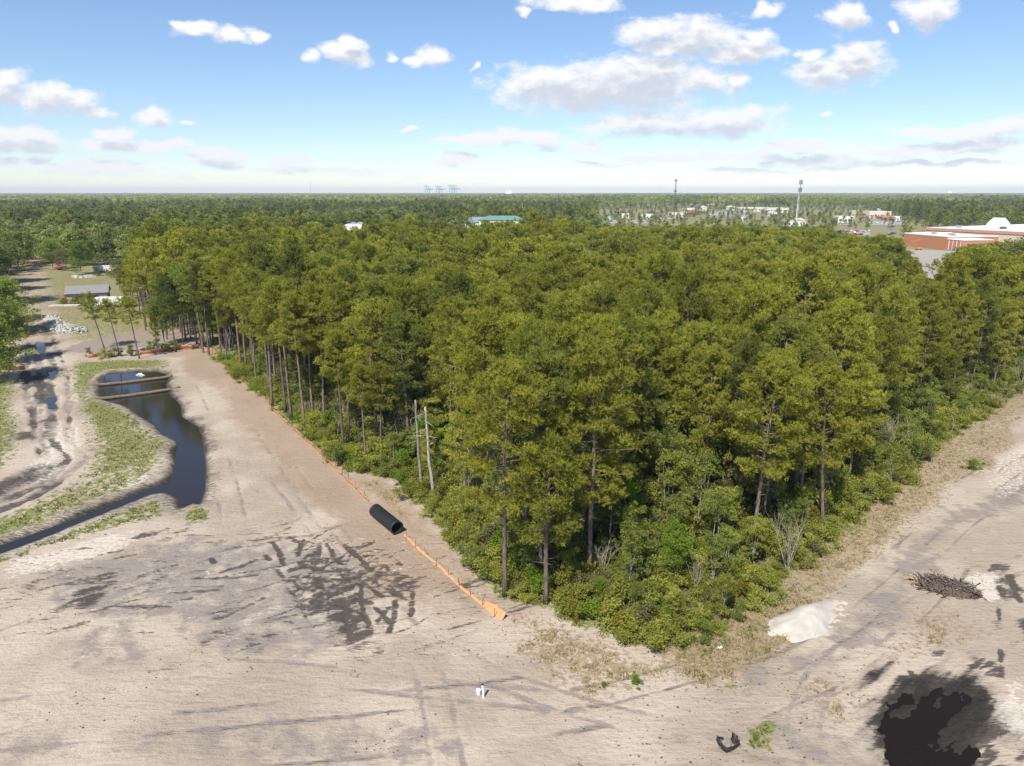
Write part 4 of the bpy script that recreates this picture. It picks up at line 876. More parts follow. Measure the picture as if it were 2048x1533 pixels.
# beyond that, patches of many crowns
def patch(seed, m_):
    g = np.random.default_rng(seed); V, Fc, tn, n0 = [], [], [], 0
    for i in range(46):
        c = np.array((*g.uniform(-36, 36, 2), g.uniform(11, 17.5))); r = g.uniform(3.5, 6); C = c + unit(g.normal(0, 1, (26, 3)) + np.array((0, 0, .5))) * np.array((r, r, r * .8)) * g.uniform(.6, 1, (26, 1))
        v, f = leaves(C, 2.6, 2.0, g); V.append(v); Fc.append(f + n0); n0 += len(v); tn.append(np.full(len(v), g.random()))
    return mesh_np('canopy_patch', np.concatenate(V), [np.concatenate(Fc)], [M[m_]], [0], False, {'tone': ('FLOAT', np.concatenate(tn))})
PATCH = [patch(801, 'far_pine'), patch(802, 'far_mix'), patch(803, 'far_mix'), patch(804, 'far_mix')]
pp = []; yy_ = 1480.0
while yy_ < 13000:
    sp_ = 62 * (yy_ / 1500) ** .9; xs = np.arange(-.84 * yy_, .84 * yy_, sp_); k = len(xs)
    pp.append(np.c_[xs + g8.normal(0, sp_ * .2, k), np.full(k, yy_) + g8.normal(0, sp_ * .2, k), np.full(k, sp_ / 62)]); yy_ += sp_
pp = np.concatenate(pp); hs = g8.normal(1.02, .09, len(pp))
stuff_instances('horizon_woodland', 'far dark green woodland along the horizon', np.c_[pp[:, :2], np.zeros(len(pp))], np.c_[np.zeros((len(pp), 2)), g8.uniform(0, 6.28, len(pp))], np.c_[pp[:, 2], pp[:, 2], hs], g8.choice(4, len(pp)), PATCH)
print('patches', len(pp))

# ------------------------------------------------------------------ things on the site
M['orange'] = plain('orange_fabric', (.62, .25, .115), .75, .18, 3.0)
M['stake'] = plain('stake_wood', (.20, .12, .08), .85, .2, 6.0)
M['black_plastic'] = plain('black_plastic', (.022, .022, .024), .42, .25, 2.5, 0, .1, .5)
M['black_fabric'] = plain('black_fabric', (.028, .030, .026), .8, .3, 6.0)
M['pvc'] = plain('white_pvc', (.82, .82, .80), .4, .05, 3.0)
M['bucket'] = plain('white_bucket_plastic', (.68, .75, .80), .45, .08, 4.0)
M['soil'] = plain('dark_soil', (.085, .066, .050), .95, .35, 2.0, 0, .6)
M['wattle'] = plain('straw_wattle', (.17, .125, .085), .95, .35, 3.0, 0, .7)
M['rubble'] = plain('broken_concrete', (.43, .41, .375), .9, .4, 1.2, 0, .3)
M['whitesand'] = plain('white_sand', (.43, .39, .335), .95, .2, 1.1, 0, .8)
g9 = np.random.default_rng(91)
def densify(P, step):
    out = [np.array(P[0])]
    for a_, b_ in zip(P[:-1], P[1:]):
        a_, b_ = np.array(a_), np.array(b_); k = max(1, int(np.linalg.norm(b_ - a_) / step))
        out += [a_ + (b_ - a_) * (i + 1) / k for i in range(k)]
    return np.array(out)
def silt_fence(label, px, hfun, post=2.4, lean=.25, posth=.95, group=None, mat='orange', step=.35):
    P = densify(GP(px), step); n = len(P); T = unit(np.gradient(P, axis=0)); Nn = np.c_[-T[:, 1], T[:, 0]]
    s = np.concatenate([[0], np.cumsum(np.linalg.norm(np.diff(P, axis=0), axis=1))])
    o = root('silt_fence', label, 'fence', (P[0][0], P[0][1], gz(*P[0])), 0, group)
    wob = (fbm(s, s * 0, 3.0, 5) - .5) * .9 + (fbm(s, s * 0, .9, 6) - .5) * .5
    hh = np.array([hfun(q / s[-1]) for q in s]) * (.65 + .7 * fbm(s, s * 0, 2.1, 7)); B = P + Nn * (wob * .35)[:, None]
    rows_ = []
    zb = np.array([gz(*p) for p in P])
    for k, f in enumerate((-.35, 0, .35, .7, 1.0)):
        if k == 0: q = B - Nn * .06; zq = zb + .03
        else: q = B + Nn * ((lean * f * hh) + (fbm(s, s * 0 + f * 3, 1.1, 8) - .5) * .16)[:, None]; zq = zb + .02 + f * hh
        rows_.append(np.c_[q, zq])
    V = np.stack(rows_, 1).reshape(-1, 3) - np.array((*P[0], gz(*P[0]))); i_ = np.arange(n * 5).reshape(n, 5)
    F = np.stack([i_[:-1, :-1], i_[1:, :-1], i_[1:, 1:], i_[:-1, 1:]], -1).reshape(-1, 4)
    me = mesh_np('fabric', V, [F], [M[mat]], [0], True); fo = put('fabric', me, o)
    md = fo.modifiers.new('thick', 'SOLIDIFY'); md.thickness = .012
    sm = MB(); sm.box((0, 0, posth / 2 - .1), (.05, .05, posth)); stm = sm.mesh('stake', [M['stake']])
    d = post * .4
    while d < s[-1]:
        x, y = np.interp(d, s, P[:, 0]), np.interp(d, s, P[:, 1]); put('stake', stm, o, (x - P[0][0] + g9.normal(0, .08), y - P[0][1] + g9.normal(0, .08), gz(x, y) - gz(*P[0])), (g9.normal(0, .10), g9.normal(0, .10), g9.uniform(0, 1))); d += post * g9.uniform(.85, 1.15)
    return o
silt_fence('orange silt fence sagging along the left edge of the wood up to the far corner', [(738,1004),(718,985),(700,966),(670,935),(640,906),(612,880),(590,862),(562,838),(540,815),(528,795),(510,779),(490,765),(470,750),(448,730),(430,712),(414,700),(398,696)], lambda t: .36, 2.6)
silt_fence('orange silt fence collapsed between the black pipe and the wood corner', [(806,1070),(830,1092),(850,1110),(872,1130),(900,1156),(925,1180),(950,1200),(972,1218),(988,1232),(1003,1242)], lambda t: .12 + .40 * float(smooth(np.array(t), .80, .92)), 2.0, .9)
silt_fence('reddish-orange fallen fence behind the head of the pond, right piece', [(398,696),(380,697),(360,699),(340,701),(318,705),(280,709)], lambda t: .75, 3.0)
silt_fence('short orange fence scrap left of the pond-head pines', [(196,713),(188,715),(176,716)], lambda t: .8, 3.0)
silt_fence('orange fence scrap lying under the trees at the left border', [(50,738),(38,740),(22,741),(8,743)], lambda t: .9, 3.0)

# corrugated culvert pipe
e0, e1 = np.array(G(751,1021,.7)), np.array(G(794,1056,.7)); L = float(np.linalg.norm(e1 - e0)); az = math.atan2(*(e1 - e0)[::-1])
pr = root('culvert_pipe', 'large black corrugated plastic culvert pipe lying across the fence line', 'pipe', (*e0, .70), az)
nseg, na_ = 24, 28; prof = []
for i in range(nseg):
    x = L * i / nseg; w = L / nseg; prof += [(x + w * .05, .59), (x + w * .2, .69), (x + w * .55, .69), (x + w * .75, .59)]
prof = [(0, .60)] + prof + [(L, .60), (L, .56)]
def lathe(prof, n, mat, name, parent, smooth_=True):
    ang = np.arange(n) * 2 * math.pi / n; V = np.concatenate([np.c_[np.full(n, x), r * np.cos(ang), r * np.sin(ang)] for x, r in prof]); k = len(prof); i_ = np.arange(k * n).reshape(k, n)
    F = np.stack([i_[:-1], np.roll(i_[:-1], -1, 1), np.roll(i_[1:], -1, 1), i_[1:]], -1).reshape(-1, 4)
    return put(name, mesh_np(name, V, [F], [mat], [0], smooth_), parent)
lathe(prof, na_, M['black_plastic'], 'corrugated_shell', pr, False)
lathe([(L, .562), (L * .5, .562), (0, .562), (0, .60)], na_, M['black_plastic'], 'lining', pr)
for x, nm in ((0.02, 'end_ring'), (L - .02, 'end_ring')): lathe([(x - .05, .60), (x - .05, .70), (x + .05, .70), (x + .05, .60)], na_, M['black_plastic'], nm, pr)

# white standpipe and bucket
x, y = G(967,1396); sp0 = root('standpipe', 'upright white plastic standpipe with a dark open top on the sand', 'standpipe', (x, y, gz(x, y) - .05)); sp0.rotation_euler = (0, -.05, 0)
T = MB(); T.tube([(0, 0, 0), (0, 0, 1.08)], .078, 14, cap=False); T.build('pipe', M['pvc'], sp0, True)
T = MB(); T.tube([(0, 0, 1.06), (0, 0, 1.10)], .084, 14); T.build('dark_cap', M['black_plastic'], sp0)  # black disc paints the shade inside the pipe's open top
x, y = G(957.5,1390); bk = root('bucket', 'pale bluish-white bucket standing left of the white standpipe', 'bucket', (x, y, gz(x, y)))
T = MB(); T.tube([(0, 0, 0), (0, 0, .04), (0, 0, .40), (0, 0, .44)], [.15, .155, .19, .20], 18, cap=True); T.build('body', M['bucket'], bk, True)
T = MB(); T.tube([(.195 * math.cos(t), .06 * math.sin(t) - .02, .42 + .16 * abs(math.sin(t))) for t in np.linspace(0, math.pi, 9)], .008, 4); T.build('handle', M['black_plastic'], bk)
x, y = G(960,1372); 
T = MB(); T.bar((0, 0, -.1), (-.03, 0, .75), .012); tag(T.build('dark_rod', M['stake'], loc=(x, y, gz(x, y))), 'thin dark upright wire behind the white bucket', 'wire')  # one thin dark bar, nearly upright

# black inlet fence
iv = [(1463,1476),(1466,1484),(1475,1492),(1477,1494),(1466,1501),(1453,1507),(1446,1502),(1438,1492),(1434,1484)]
silt_fence('low black fabric enclosure open at the back, beside the weeds', iv, lambda t: .50, .95, .15, .75, None, 'black_fabric', .12)
fl0 = [o for o in bpy.data.objects if o.get('label', '').startswith('low black fabric')][0]; fl0.name = 'inlet_barrier'; fl0['category'] = 'barrier'
for k, (p, q) in enumerate((((1434,1484),(1447,1480)), ((1463,1476),(1476,1477)))):
    a_, b_ = G(*p), G(*q); T = MB(); T.poly([(*a_, .02), (*b_, .02), (*b_, .16), (*a_, .42)], [(0, 1, 2, 3)]); tt = T.build('loose_flap', M['black_fabric'], fl0, loc=tuple(-c for c in fl0.location)); tt.modifiers.new('t', 'SOLIDIFY').thickness = .02

# brush pile
bx, by = G(1890,1178); bp = root('brush_pile', 'heap of dark branches and roots with split pale wood at its left end', 'brush pile', (bx, by, gz(bx, by)), -.52)
T = MB(); nn, mm = 22, 10; V = []
for i in range(nn):
    for j in range(mm):
        r = j / (mm - 1); t = 2 * math.pi * i / nn; V.append((2.75 * r * math.cos(t) * (1 + .08 * math.sin(3 * t)), 1.35 * r * math.sin(t) * (1 + .1 * math.cos(2 * t)), .78 * (1 - r ** 2.2) * (1 + .22 * g9.normal()) * (1 if j < mm - 1 else 0) - .06))
F = [(i * mm + j, i * mm + j + 1, ((i + 1) % nn) * mm + j + 1, ((i + 1) % nn) * mm + j) for i in range(nn) for j in range(mm - 1)]
T.poly(V, F); T.build('soil_core', M['soil'], bp)
def stick(seed, L, r):
    g = np.random.default_rng(seed); T = MB(); p = np.c_[np.linspace(-L / 2, L / 2, 5), g.normal(0, .06 * L, 5), g.normal(0, .05 * L, 5)]; T.tube(p, np.linspace(r, r * .45, 5), 4)
    if seed % 2: T.tube([p[2], p[2] + np.array((.25 * L, .16 * L, .06 * L))], [r * .6, r * .25], 3)
    return T.mesh('stick', [M['stick']])
ST = [stick(s, L_, r_) for s, (L_, r_) in enumerate([(1.2, .045), (1.6, .05), (.9, .035), (1.9, .06), (.7, .03), (1.1, .05), (1.4, .028), (.55, .05)])]
STF = []
for me in ST[:3]:
    m2 = me.copy(); m2.materials.clear(); m2.materials.append(M['freshwood']); STF.append(m2)
STP = []
for me in ST[3:6]:
    m2 = me.copy(); m2.materials.clear(); m2.materials.append(M['deadwood']); STP.append(m2)
for i in range(300):
    r = math.sqrt(g9.random()) * 1.0; t = g9.uniform(0, 6.28); px, py = 2.7 * r * math.cos(t), 1.32 * r * math.sin(t); pz = .80 * (1 - r ** 2.2) + g9.uniform(-.05, .16)
    fresh = px < -1.9 and g9.random() < .65; pool = STF if fresh else (STP if g9.random() < .16 else ST)
    put('split_wood' if fresh else 'stick', pool[int(g9.integers(len(pool)))], bp, (px, py, max(.04, pz)), (g9.normal(0, .5), g9.normal(0, .35), g9.uniform(0, 6.28)), (g9.uniform(.6, 1.1),) * 3)
# mound of white sand
T = MB(); V = []; nn, mm = 40, 16
for i in range(nn):
    for j in range(mm):
        r = j / (mm - 1); t = 2 * math.pi * i / nn; q = 1 + .12 * math.sin(3 * t + 1) + .07 * math.sin(7 * t); px, py = 3.9 * r * math.cos(t) * q, 1.7 * r * math.sin(t) * q
        V.append((px, py, (.85 * (1 - r * r) ** 1.2 * (1 + .25 * math.sin(px * 1.3)) + (fbm(np.array([px]), np.array([py]), .8, 3)[0] - .5) * .14 * (1 - r)) - .05 * r))
F = [(i * mm + j, i * mm + j + 1, ((i + 1) % nn) * mm + j + 1, ((i + 1) % nn) * mm + j) for i in range(nn) for j in range(mm - 1)]
mx, my = G(1607,1242); T.poly(V, F); tag(T.build('sand_mound', M['whitesand'], None, True, loc=(mx, my, gz(mx, my) + .02), rot=(0, 0, .62)), 'low mound of white sand between the road and the wood', 'sand mound')
# litter
for (u, v, dx, lab) in ((1439,1299,.22,'small crumpled white bag at the edge of the wood'),):
    T = MB(); T.tube([(-.2, 0, .03), (-.08, .03, .14), (.05, -.02, .06), (.12, .05, .17), (.24, 0, .04)], [.03, .09, .05, .10, .03], 7); x, y = G(u, v); tag(T.build('white_bag', M['pvc'], None, True, loc=(x, y, gz(x, y))), lab, 'bag')
# rubble
ru = [(88,640),(96,633),(116,634),(128,645),(140,652),(168,656),(180,664),(150,668),(118,669),(102,661),(88,652)]
RP = GP(ru); rx, ry_ = np.mean(RP, 0); rr_ = root('rubble_pile', 'long heap of broken white concrete rubble beside the far track', 'rubble pile', (rx, ry_, 0)); T = MB(); cnt = 0
for i in range(4000):
    q = (g9.uniform(min(p[0] for p in RP), max(p[0] for p in RP)), g9.uniform(min(p[1] for p in RP), max(p[1] for p in RP)))
    d = -float(sdf(np.array([q[0]]), np.array([q[1]]), RP, 12.0)[0])
    if d < 0: continue
    s = g9.uniform(.22, .62); T.box((q[0] - rx, q[1] - ry_, min(1.3, d * .4) + g9.uniform(-.1, .35)), (s * g9.uniform(.7, 1.5), s, s * g9.uniform(.35, .7)), g9.uniform(0, 3), 0, g9.uniform(.6, .95)); cnt += 1
    if cnt > 950: break
T.build('concrete_chunks', M['rubble'], rr_)['kind'] = 'stuff'
T = MB()
for i in range(16):
    s = g9.uniform(.8, 1.8); T.box((g9.normal(0, 2.2), g9.normal(0, 2.0), s * .2), (s * 1.5, s, s * .5), g9.uniform(0, 3), 0, .8)
x, y = G(172,555); r2 = root('rubble_pile', 'small pale rubble heap in the dry field', 'rubble pile', (x, y, 0)); T.build('concrete_chunks', M['rubble'], r2)
# check logs across the pond
for (p, q, lab) in (((178,773),(345,755),'straw check log across the pond, the far one'), ((184,801),(360,778),'straw check log across the pond, the near one')):
    a_, b_ = np.array(G(*p, -.2)), np.array(G(*q, -.2)); n = 26; s = np.linspace(0, 1, n); P = a_[None] + (b_ - a_)[None] * s[:, None]; zz = -.22 + .12 * np.abs(s * 2 - 1) ** 2 + (fbm(s * 20, s * 0, 2, 3) - .5) * .12 + .18 * (smooth(np.abs(s - .5), .36, .5))
    T = MB(); T.tube(np.c_[P[:, 0] - a_[0], P[:, 1] - a_[1] + (fbm(s * 20, s * 0, 3, 9) - .5) * .5, zz], .26 + .08 * fbm(s * 30, s * 0, 1.3, 4), 8); tag(T.build('check_log', M['wattle'], None, True, loc=(*a_, 0)), lab, 'check log', 'check logs in the pond')
T = MB(); T.tube([(-.9, 0, .0), (-.3, .1, .16), (.2, 0, .12), (.9, -.05, .02)], [.05, .26, .22, .05], 8); T.tube([(0, 0, .2), (.2, .05, .5), (.35, .05, .55)], [.08, .06, .03], 6); x, y = G(281,751,-.35); tag(T.build('white_float', M['pvc'], None, True, loc=(x, y, -.40)), 'small white object floating at the head of the pond', 'float')

# ------------------------------------------------------------------ grass, weeds and shoreline plants
def scatter_blades(name, label, Pxy, n_b, ln, wd, mat, up=1.0):
    P = np.asarray(Pxy); g = np.random.default_rng(len(P)); C = np.c_[P, [gz(*p) for p in P]]
    V, Fc = tufts(C, np.tile((0, 0, up), (len(C), 1)), n_b, ln, wd, g, .55)
    o = put(name, mesh_np(name, V, [Fc], [M[mat]], [0], False, {'tone': ('FLOAT', np.repeat(g.random(len(C)), n_b * 3))})); return tag(o, label, None, None, 'stuff')
ii = rng.integers(0, len(X), 260000); gm = np.clip(grass[ii], 0, 1); nz = fbm(X[ii], Y[ii], .9, 77, 3)
ok = (Y[ii] < 145) & (Y[ii] > 33) & (np.abs(X[ii]) < .8 * Y[ii] + 6) & (litter[ii] < .4) & (dpond[ii] > .6) & (nz + (gm - .5) * .8 > .58) & (gm > .2)
gi_ = ii[ok][:15000]; scatter_blades('grass_tufts', 'short green grass and weeds in patches on the sand', np.c_[X[gi_] + rng.normal(0, .12, len(gi_)), Y[gi_] + rng.normal(0, .12, len(gi_))], 5, .22, .07, 'grass')
tm = np.clip(tan[ii], 0, 1); ok = (Y[ii] < 130) & (Y[ii] > 38) & (litter[ii] < .6) & (nz + (tm - .5) * .8 > .62) & (tm > .25)
ti = ii[ok][:13000]; scatter_blades('dry_grass', 'thin straw-coloured dry grass along the verges', np.c_[X[ti] + rng.normal(0, .12, len(ti)), Y[ti] + rng.normal(0, .12, len(ti))], 4, .30, .05, 'dry_grass')
ci = rng.integers(0, len(X), 60000); ci = ci[(Y[ci] < 95) & (Y[ci] > 33.5) & (litter[ci] < .2) & (np.abs(X[ci]) < .8 * Y[ci]) & (dpond[ci] > 1) & (dpud[ci] > .5) & (fbm(X[ci], Y[ci], 5, 88) > .58)][:1300]
cs2 = .035 + .075 * rng.random(len(ci)) ** 3; cc = np.c_[X[ci] + rng.normal(0, .1, len(ci)), Y[ci] + rng.normal(0, .1, len(ci)), z[ci]]
oc = np.array([(1, 0, 0), (0, 1, 0), (-1, 0, 0), (0, -1, 0), (0, 0, .8)]); V = (cc[:, None, :] + oc[None] * cs2[:, None, None] * rng.uniform(.6, 1.3, (len(ci), 5, 1))).reshape(-1, 3)
F = (np.arange(len(ci))[:, None, None] * 5 + np.array([(0, 1, 4), (1, 2, 4), (2, 3, 4), (3, 0, 4)])[None]).reshape(-1, 3)
tag(put('soil_clods', mesh_np('soil_clods', V, [F], [M['soil']], [0])), 'small dark clods and crumbs strewn over the sand', None, None, 'stuff')
for (u, v, k, s, lab) in [(230,713,3,1.6,'brown-green scrub around the foot of the pond-head pines'), (212,716,0,1.3,'low scrub left of the pond-head pines'), (262,712,1,1.2,'green scrub between the middle and right pond-head pines'), (180,712,1,.9,'small upright evergreen bush by the orange scrap'),
                             (318,700,1,1.3,'dark scrub along the back fence beside the sapling pine'), (345,700,0,1.4,'scrub where the back fence passes the dark pine'), (300,703,1,1.1,'low dark scrub behind the reddish fence'),
                             (196,552,1,1.8,'dark round bush right of the far rubble heap'), (150,608,5,2.0,'yellowish bush in front of the shed'), (128,608,5,1.6,'low yellowish bush left of the shed'), (1272,1368,4,.5,'single green weed clump on the sand left of the road bend'), (1208,1372,4,.28,'tiny green weed on the sand before the wood'), (1945,940,4,.9,'low green bush on the verge of the right road')]:
    plant('shrub', lab, 'shrub', SHR[k], G(u, v), rng.uniform(0, 6.28), s, parts=('stems', 'foliage'))
for (u, v, s, lab) in ((137,604,1.5,'pink flowering shrub left of the shed wall'), (122,541,2.2,'pink flowering shrub under the far olive tree')):
    T, V, Fc, tn = shrub_model(600, 1.0, 1.5, 700, .2); r = root('flowering_shrub', lab, 'shrub', (*G(u, v), 0), 0, None, s); T.build('stems', M['bark'], r); put('foliage', mesh_np('blossom', V, [Fc], [M['redbud']], [0], False, {'tone': ('FLOAT', tn)}), r)

# ------------------------------------------------------------------ buildings
WALLS = {}
def wallmat(col, rough=.85):
    k = tuple(col)
    if k not in WALLS: WALLS[k] = plain('painted_wall_%d' % len(WALLS), col, rough, .06, .5)
    return WALLS[k]
M['glass'] = plain('dark_glass', (.03, .04, .05), .1, .1, 1.0, 0, 0, .6)
M['asphalt'] = plain('worn_asphalt', (.30, .272, .238), .95, .14, .12, 0, .2)
M['metal'] = plain('grey_metal', (.33, .34, .35), .5, .1, 1.0, .3)
M['dark_metal'] = plain('dark_metal', (.10, .11, .12), .6, .1, 1.0, .3)
M['crane_blue'] = plain('crane_paint', (.16, .30, .46), .5, .08, .1)
def building(label, x0, x1, y0, dep, h, wall, roofc, roof='flat', rise=None, cat='building', rz=0.0, nwin=4, name='building', trim=None, units=0):
    w = x1 - x0; b = root(name, label, cat, ((x0 + x1) / 2, y0, 0), rz)
    T = MB(); T.box((0, dep / 2, h / 2 - .1), (w, dep, h + .2)); T.build('wall', wallmat(wall), b)
    T = MB(); rise = rise or max(1.2, min(w, dep) * .22); ov = .5
    if roof == 'flat':
        T.box((0, dep / 2, h + .13), (w - .8, dep - .8, .06)); rf = T.build('roof', wallmat(roofc), b)
        P_ = MB(); t_ = .35
        for c, d in (((0, t_ / 2 - .06, h + .35), (w + .12, t_, .7)), ((0, dep - t_ / 2 + .06, h + .35), (w + .12, t_, .7)), ((-w / 2 + t_ / 2 - .06, dep / 2, h + .35), (t_, dep - .6, .7)), ((w / 2 - t_ / 2 + .06, dep / 2, h + .35), (t_, dep - .6, .7))): P_.box(c, d)
        P_.build('parapet', wallmat(trim or wall), rf)
        for i in range(units):
            U = MB(); U.box((0, 0, .6), (2.2, 1.6, 1.2)); U.box((0, 0, 1.28), (1.2, 1.2, .16)); U.build('roof_unit', M['metal'], rf, loc=(g9.uniform(-w * .4, w * .4), g9.uniform(dep * .2, dep * .8), h + .16))
    elif roof == 'gable':
        X0, Y0, Y1 = w / 2 + ov, -ov, dep + ov; T.poly([(-X0, Y0, h), (X0, Y0, h), (X0, Y1, h), (-X0, Y1, h), (-X0, dep / 2, h + rise), (X0, dep / 2, h + rise)], [(0, 1, 5, 4), (2, 3, 4, 5), (0, 4, 3), (1, 2, 5), (0, 3, 2, 1)]); T.build('roof', wallmat(roofc), b)
    elif roof == 'front':   # gable facing the viewer
        X0, Y0, Y1 = w / 2 + ov, -ov, dep + ov; T.poly([(-X0, Y0, h), (X0, Y0, h), (X0, Y1, h), (-X0, Y1, h), (0, Y0, h + rise), (0, Y1, h + rise)], [(0, 4, 5, 3), (1, 2, 5, 4), (0, 1, 4), (2, 3, 5), (0, 3, 2, 1)]); T.build('roof', wallmat(roofc), b)
    else:
        X0, Y0, Y1 = w / 2 + ov, -ov, dep + ov; k = min(w, dep) * .45; T.poly([(-X0, Y0, h), (X0, Y0, h), (X0, Y1, h), (-X0, Y1, h), (-X0 + k, dep / 2, h + rise), (X0 - k, dep / 2, h + rise)], [(0, 1, 5, 4), (2, 3, 4, 5), (0, 4, 3), (1, 2, 5), (0, 3, 2, 1)]); T.build('roof', wallmat(roofc), b)
    ww = w / (nwin * 2 + 1) if nwin else 1
    for i in range(nwin):
        W_ = MB(); hh_ = min(1.6, h * .4); W_.box((-w / 2 + ww * (2 * i + 1.5), -.03, h * .5), (ww * .9, .1, hh_)); W_.build('window', M['glass'], b)
    if nwin: D_ = MB(); D_.box((w * .02 + ww * .5, -.04, 1.05), (1.1, .12, 2.1)); D_.build('door', M['dark_metal'], b)
    return b
def bpx(label, u0, u1, vt, vb, wall, roofc, roof='flat', d=None, **kw):
    um = (u0 + u1) / 2; y = d or G(um, vb)[1]; x0, x1 = PT(u0, vb, y)[0], PT(u1, vb, y)[0]; ht = PT(um, vt, y)[2]
    rise = kw.pop('rise', None)
    if roof != 'flat': rise = rise or .4 * min(ht, 8); ht -= rise
    return building(label, x0, x1, y, kw.pop('dep', float(np.clip((x1 - x0) * .6, 9, 30))), max(4.2, ht + (.8 if roof == 'flat' else 1.4)) if d is None else max(3.0, ht), wall, roofc, roof, rise, **kw)
Wh, Cr, Ta, Gr, Re, Bl = (.72, .72, .70), (.62, .58, .50), (.50, .40, .30), (.36, .37, .38), (.42, .09, .07), (.14, .30, .46)
OR = (.48, .19, .10)
# the store at the right: terracotta wing and white-roofed hall
c0, c1 = np.array(G(1891,500)), np.array(G(1806,491)); e_ = c0 - c1; wl = float(np.linalg.norm(e_)); rzb = math.atan2(e_[1], e_[0]); hs = top_height(c0, 475)
st = root('store', 'long store with terracotta walls and a white flat roof at the right', 'store', (*c1, 0), rzb)
T = MB(); T.box((wl / 2, 17, hs / 2), (wl, 34, hs)); T.build('terracotta_wing', wallmat(OR), st)
T = MB(); T.box((wl / 2, 17, hs + .05), (wl - 1, 33, .06)); rf = T.build('wing_roof', wallmat((.80, .79, .77)), st)
T = MB()
for c, d in (((wl / 2, .1, hs + .35), (wl + .3, .5, .7)), ((.1, 17, hs + .35), (.5, 33.4, .7)), ((wl - .1, 17, hs + .35), (.5, 33.4, .7))): T.box(c, d)
T.build('coping', wallmat((.74, .72, .68)), rf)
for i in range(3): U = MB(); U.box((wl * (.3 + .22 * i), 12 + 5 * (i % 2), hs + .7), (2.6, 2.0, 1.3)); U.build('roof_unit', M['metal'], rf)
T = MB(); T.box((wl + 6, 10, hs * .42), (12.2, 20, hs * .84)); T.build('side_bay', wallmat((.50, .22, .13)), st)
T = MB(); T.box((wl + 6, 10, hs * .84 + .2), (12.6, 20.4, .4)); T.build('side_bay_roof', wallmat((.78, .77, .75)), st)
for i in range(4): U = MB(); U.box((wl + 2 + i * 3.0, -.1, hs * .40), (.35, .3, hs * .78)); U.build('pilaster', wallmat((.72, .62, .52)), st)
U = MB(); U.box((wl + 5.2, -.08, 1.6), (2.4, .2, 3.0)); U.build('loading_door', M['metal'], st)
hA = (288, 498); hrz, hl, hd, hz_ = .45, 220, 120, 9.0
def to_store(lx, ly, lz):    # hall coordinates to the store's own
    wx, wy = hA[0] + lx * math.cos(hrz) - ly * math.sin(hrz) - c1[0], hA[1] + lx * math.sin(hrz) + ly * math.cos(hrz) - c1[1]
    return (wx * math.cos(rzb) + wy * math.sin(rzb), -wx * math.sin(rzb) + wy * math.cos(rzb), lz)
HR = hrz - rzb
T = MB(); T.box(to_store(hl / 2, -hd / 2, hz_ / 2), (hl, hd, hz_), HR); T.build('hall_wall', wallmat((.56, .47, .39)), st)
T = MB(); T.box(to_store(hl / 2, -hd / 2, hz_ + .25), (hl - .6, hd - .6, .5), HR); rf2 = T.build('hall_roof', wallmat((.74, .73, .71)), st)
T = MB(); T.box(to_store(-.1, -hd / 2, hz_ - .5), (.6, hd + .4, 1.8), HR); T.build('hall_fascia', wallmat((.50, .24, .15)), st)
for i in range(12): U = MB(); U.box((0, 0, .8), (3.6, 2.6, 1.7)); U.build('roof_unit', M['dark_metal' if i % 2 else 'metal'], rf2, loc=to_store(12 + i * 12 + g9.normal(0, 3), -14 - (i % 4) * 24, hz_ + .45), rot=(0, 0, HR))
U = MB(); U.poly([(-7, 0, 0), (7, 0, 0), (7, 8, 0), (-7, 8, 0), (-7, 0, 2.5), (7, 0, 2.5), (7, 8, 2.5), (-7, 8, 2.5), (0, 0, 6.5), (0, 8, 6.5)], [(0, 1, 5, 8, 4), (1, 2, 6, 5), (3, 7, 9, 6, 2), (0, 4, 7, 3), (4, 8, 9, 7), (5, 6, 9, 8)]); U.build('entrance_gable', wallmat((.78, .77, .75)), st, loc=to_store(58, -18, hz_), rot=(0, 0, HR))
lot = [G(1818,499), G(1918,504), G(1945,520), G(1900,560), G(1840,560)]
def pad(name, P, zz, mat, lab): 
    me = bpy.data.meshes.new(name); me.from_pydata([(p[0], p[1], zz) for p in P], [], [list(range(len(P)))]); me.materials.append(M[mat]); o = put(name, me); return tag(o, lab, None, None, 'structure')
pad('parking_lot', lot, .22, 'asphalt', 'empty grey car park before the terracotta store wall')
pad('parking_lot', [G(1690,474), G(1740,474), G(1740,461), G(1690,461)], .24, 'asphalt', 'asphalt lot of parked cars right behind the wood')
pad('parking_lot', [G(1740,452), G(1815,450), G(1815,442), G(1730,442)], .25, 'asphalt', 'asphalt forecourt of the fuel station')
pad('parking_lot', [G(1415,432), G(1502,433), G(1502,424), G(1415,423)], .24, 'asphalt', 'asphalt lot before the white strip mall')
pad('parking_lot', [G(1215,448), G(1305,448), G(1305,441), G(1215,441)], .25, 'asphalt', 'asphalt lot at the back left of the wood')
# boom lift by the store wall
x, y = G(1836,501); bl = root('boom_lift', 'small orange boom lift parked by the terracotta wall', 'boom lift', (x, y, .22)); T = MB(); T.box((0, 0, .8), (3.2, 2.0, .9)); T.build('chassis', wallmat((.55, .20, .06)), bl); T = MB(); T.bar((0, 0, 1.2), (-4.5, .5, 4.6), .22); T.bar((-4.5, .5, 4.6), (1.0, .3, 6.0), .18); T.build('boom', wallmat((.55, .20, .06)), bl)
for sx_ in (-1, 1):
    for sy_ in (-1, 1): T = MB(); T.tube([(sx_ * 1.1, sy_ * .85, .4), (sx_ * 1.1, sy_ * 1.15, .4)], .42, 10); T.build('wheel', M['black_plastic'], bl)
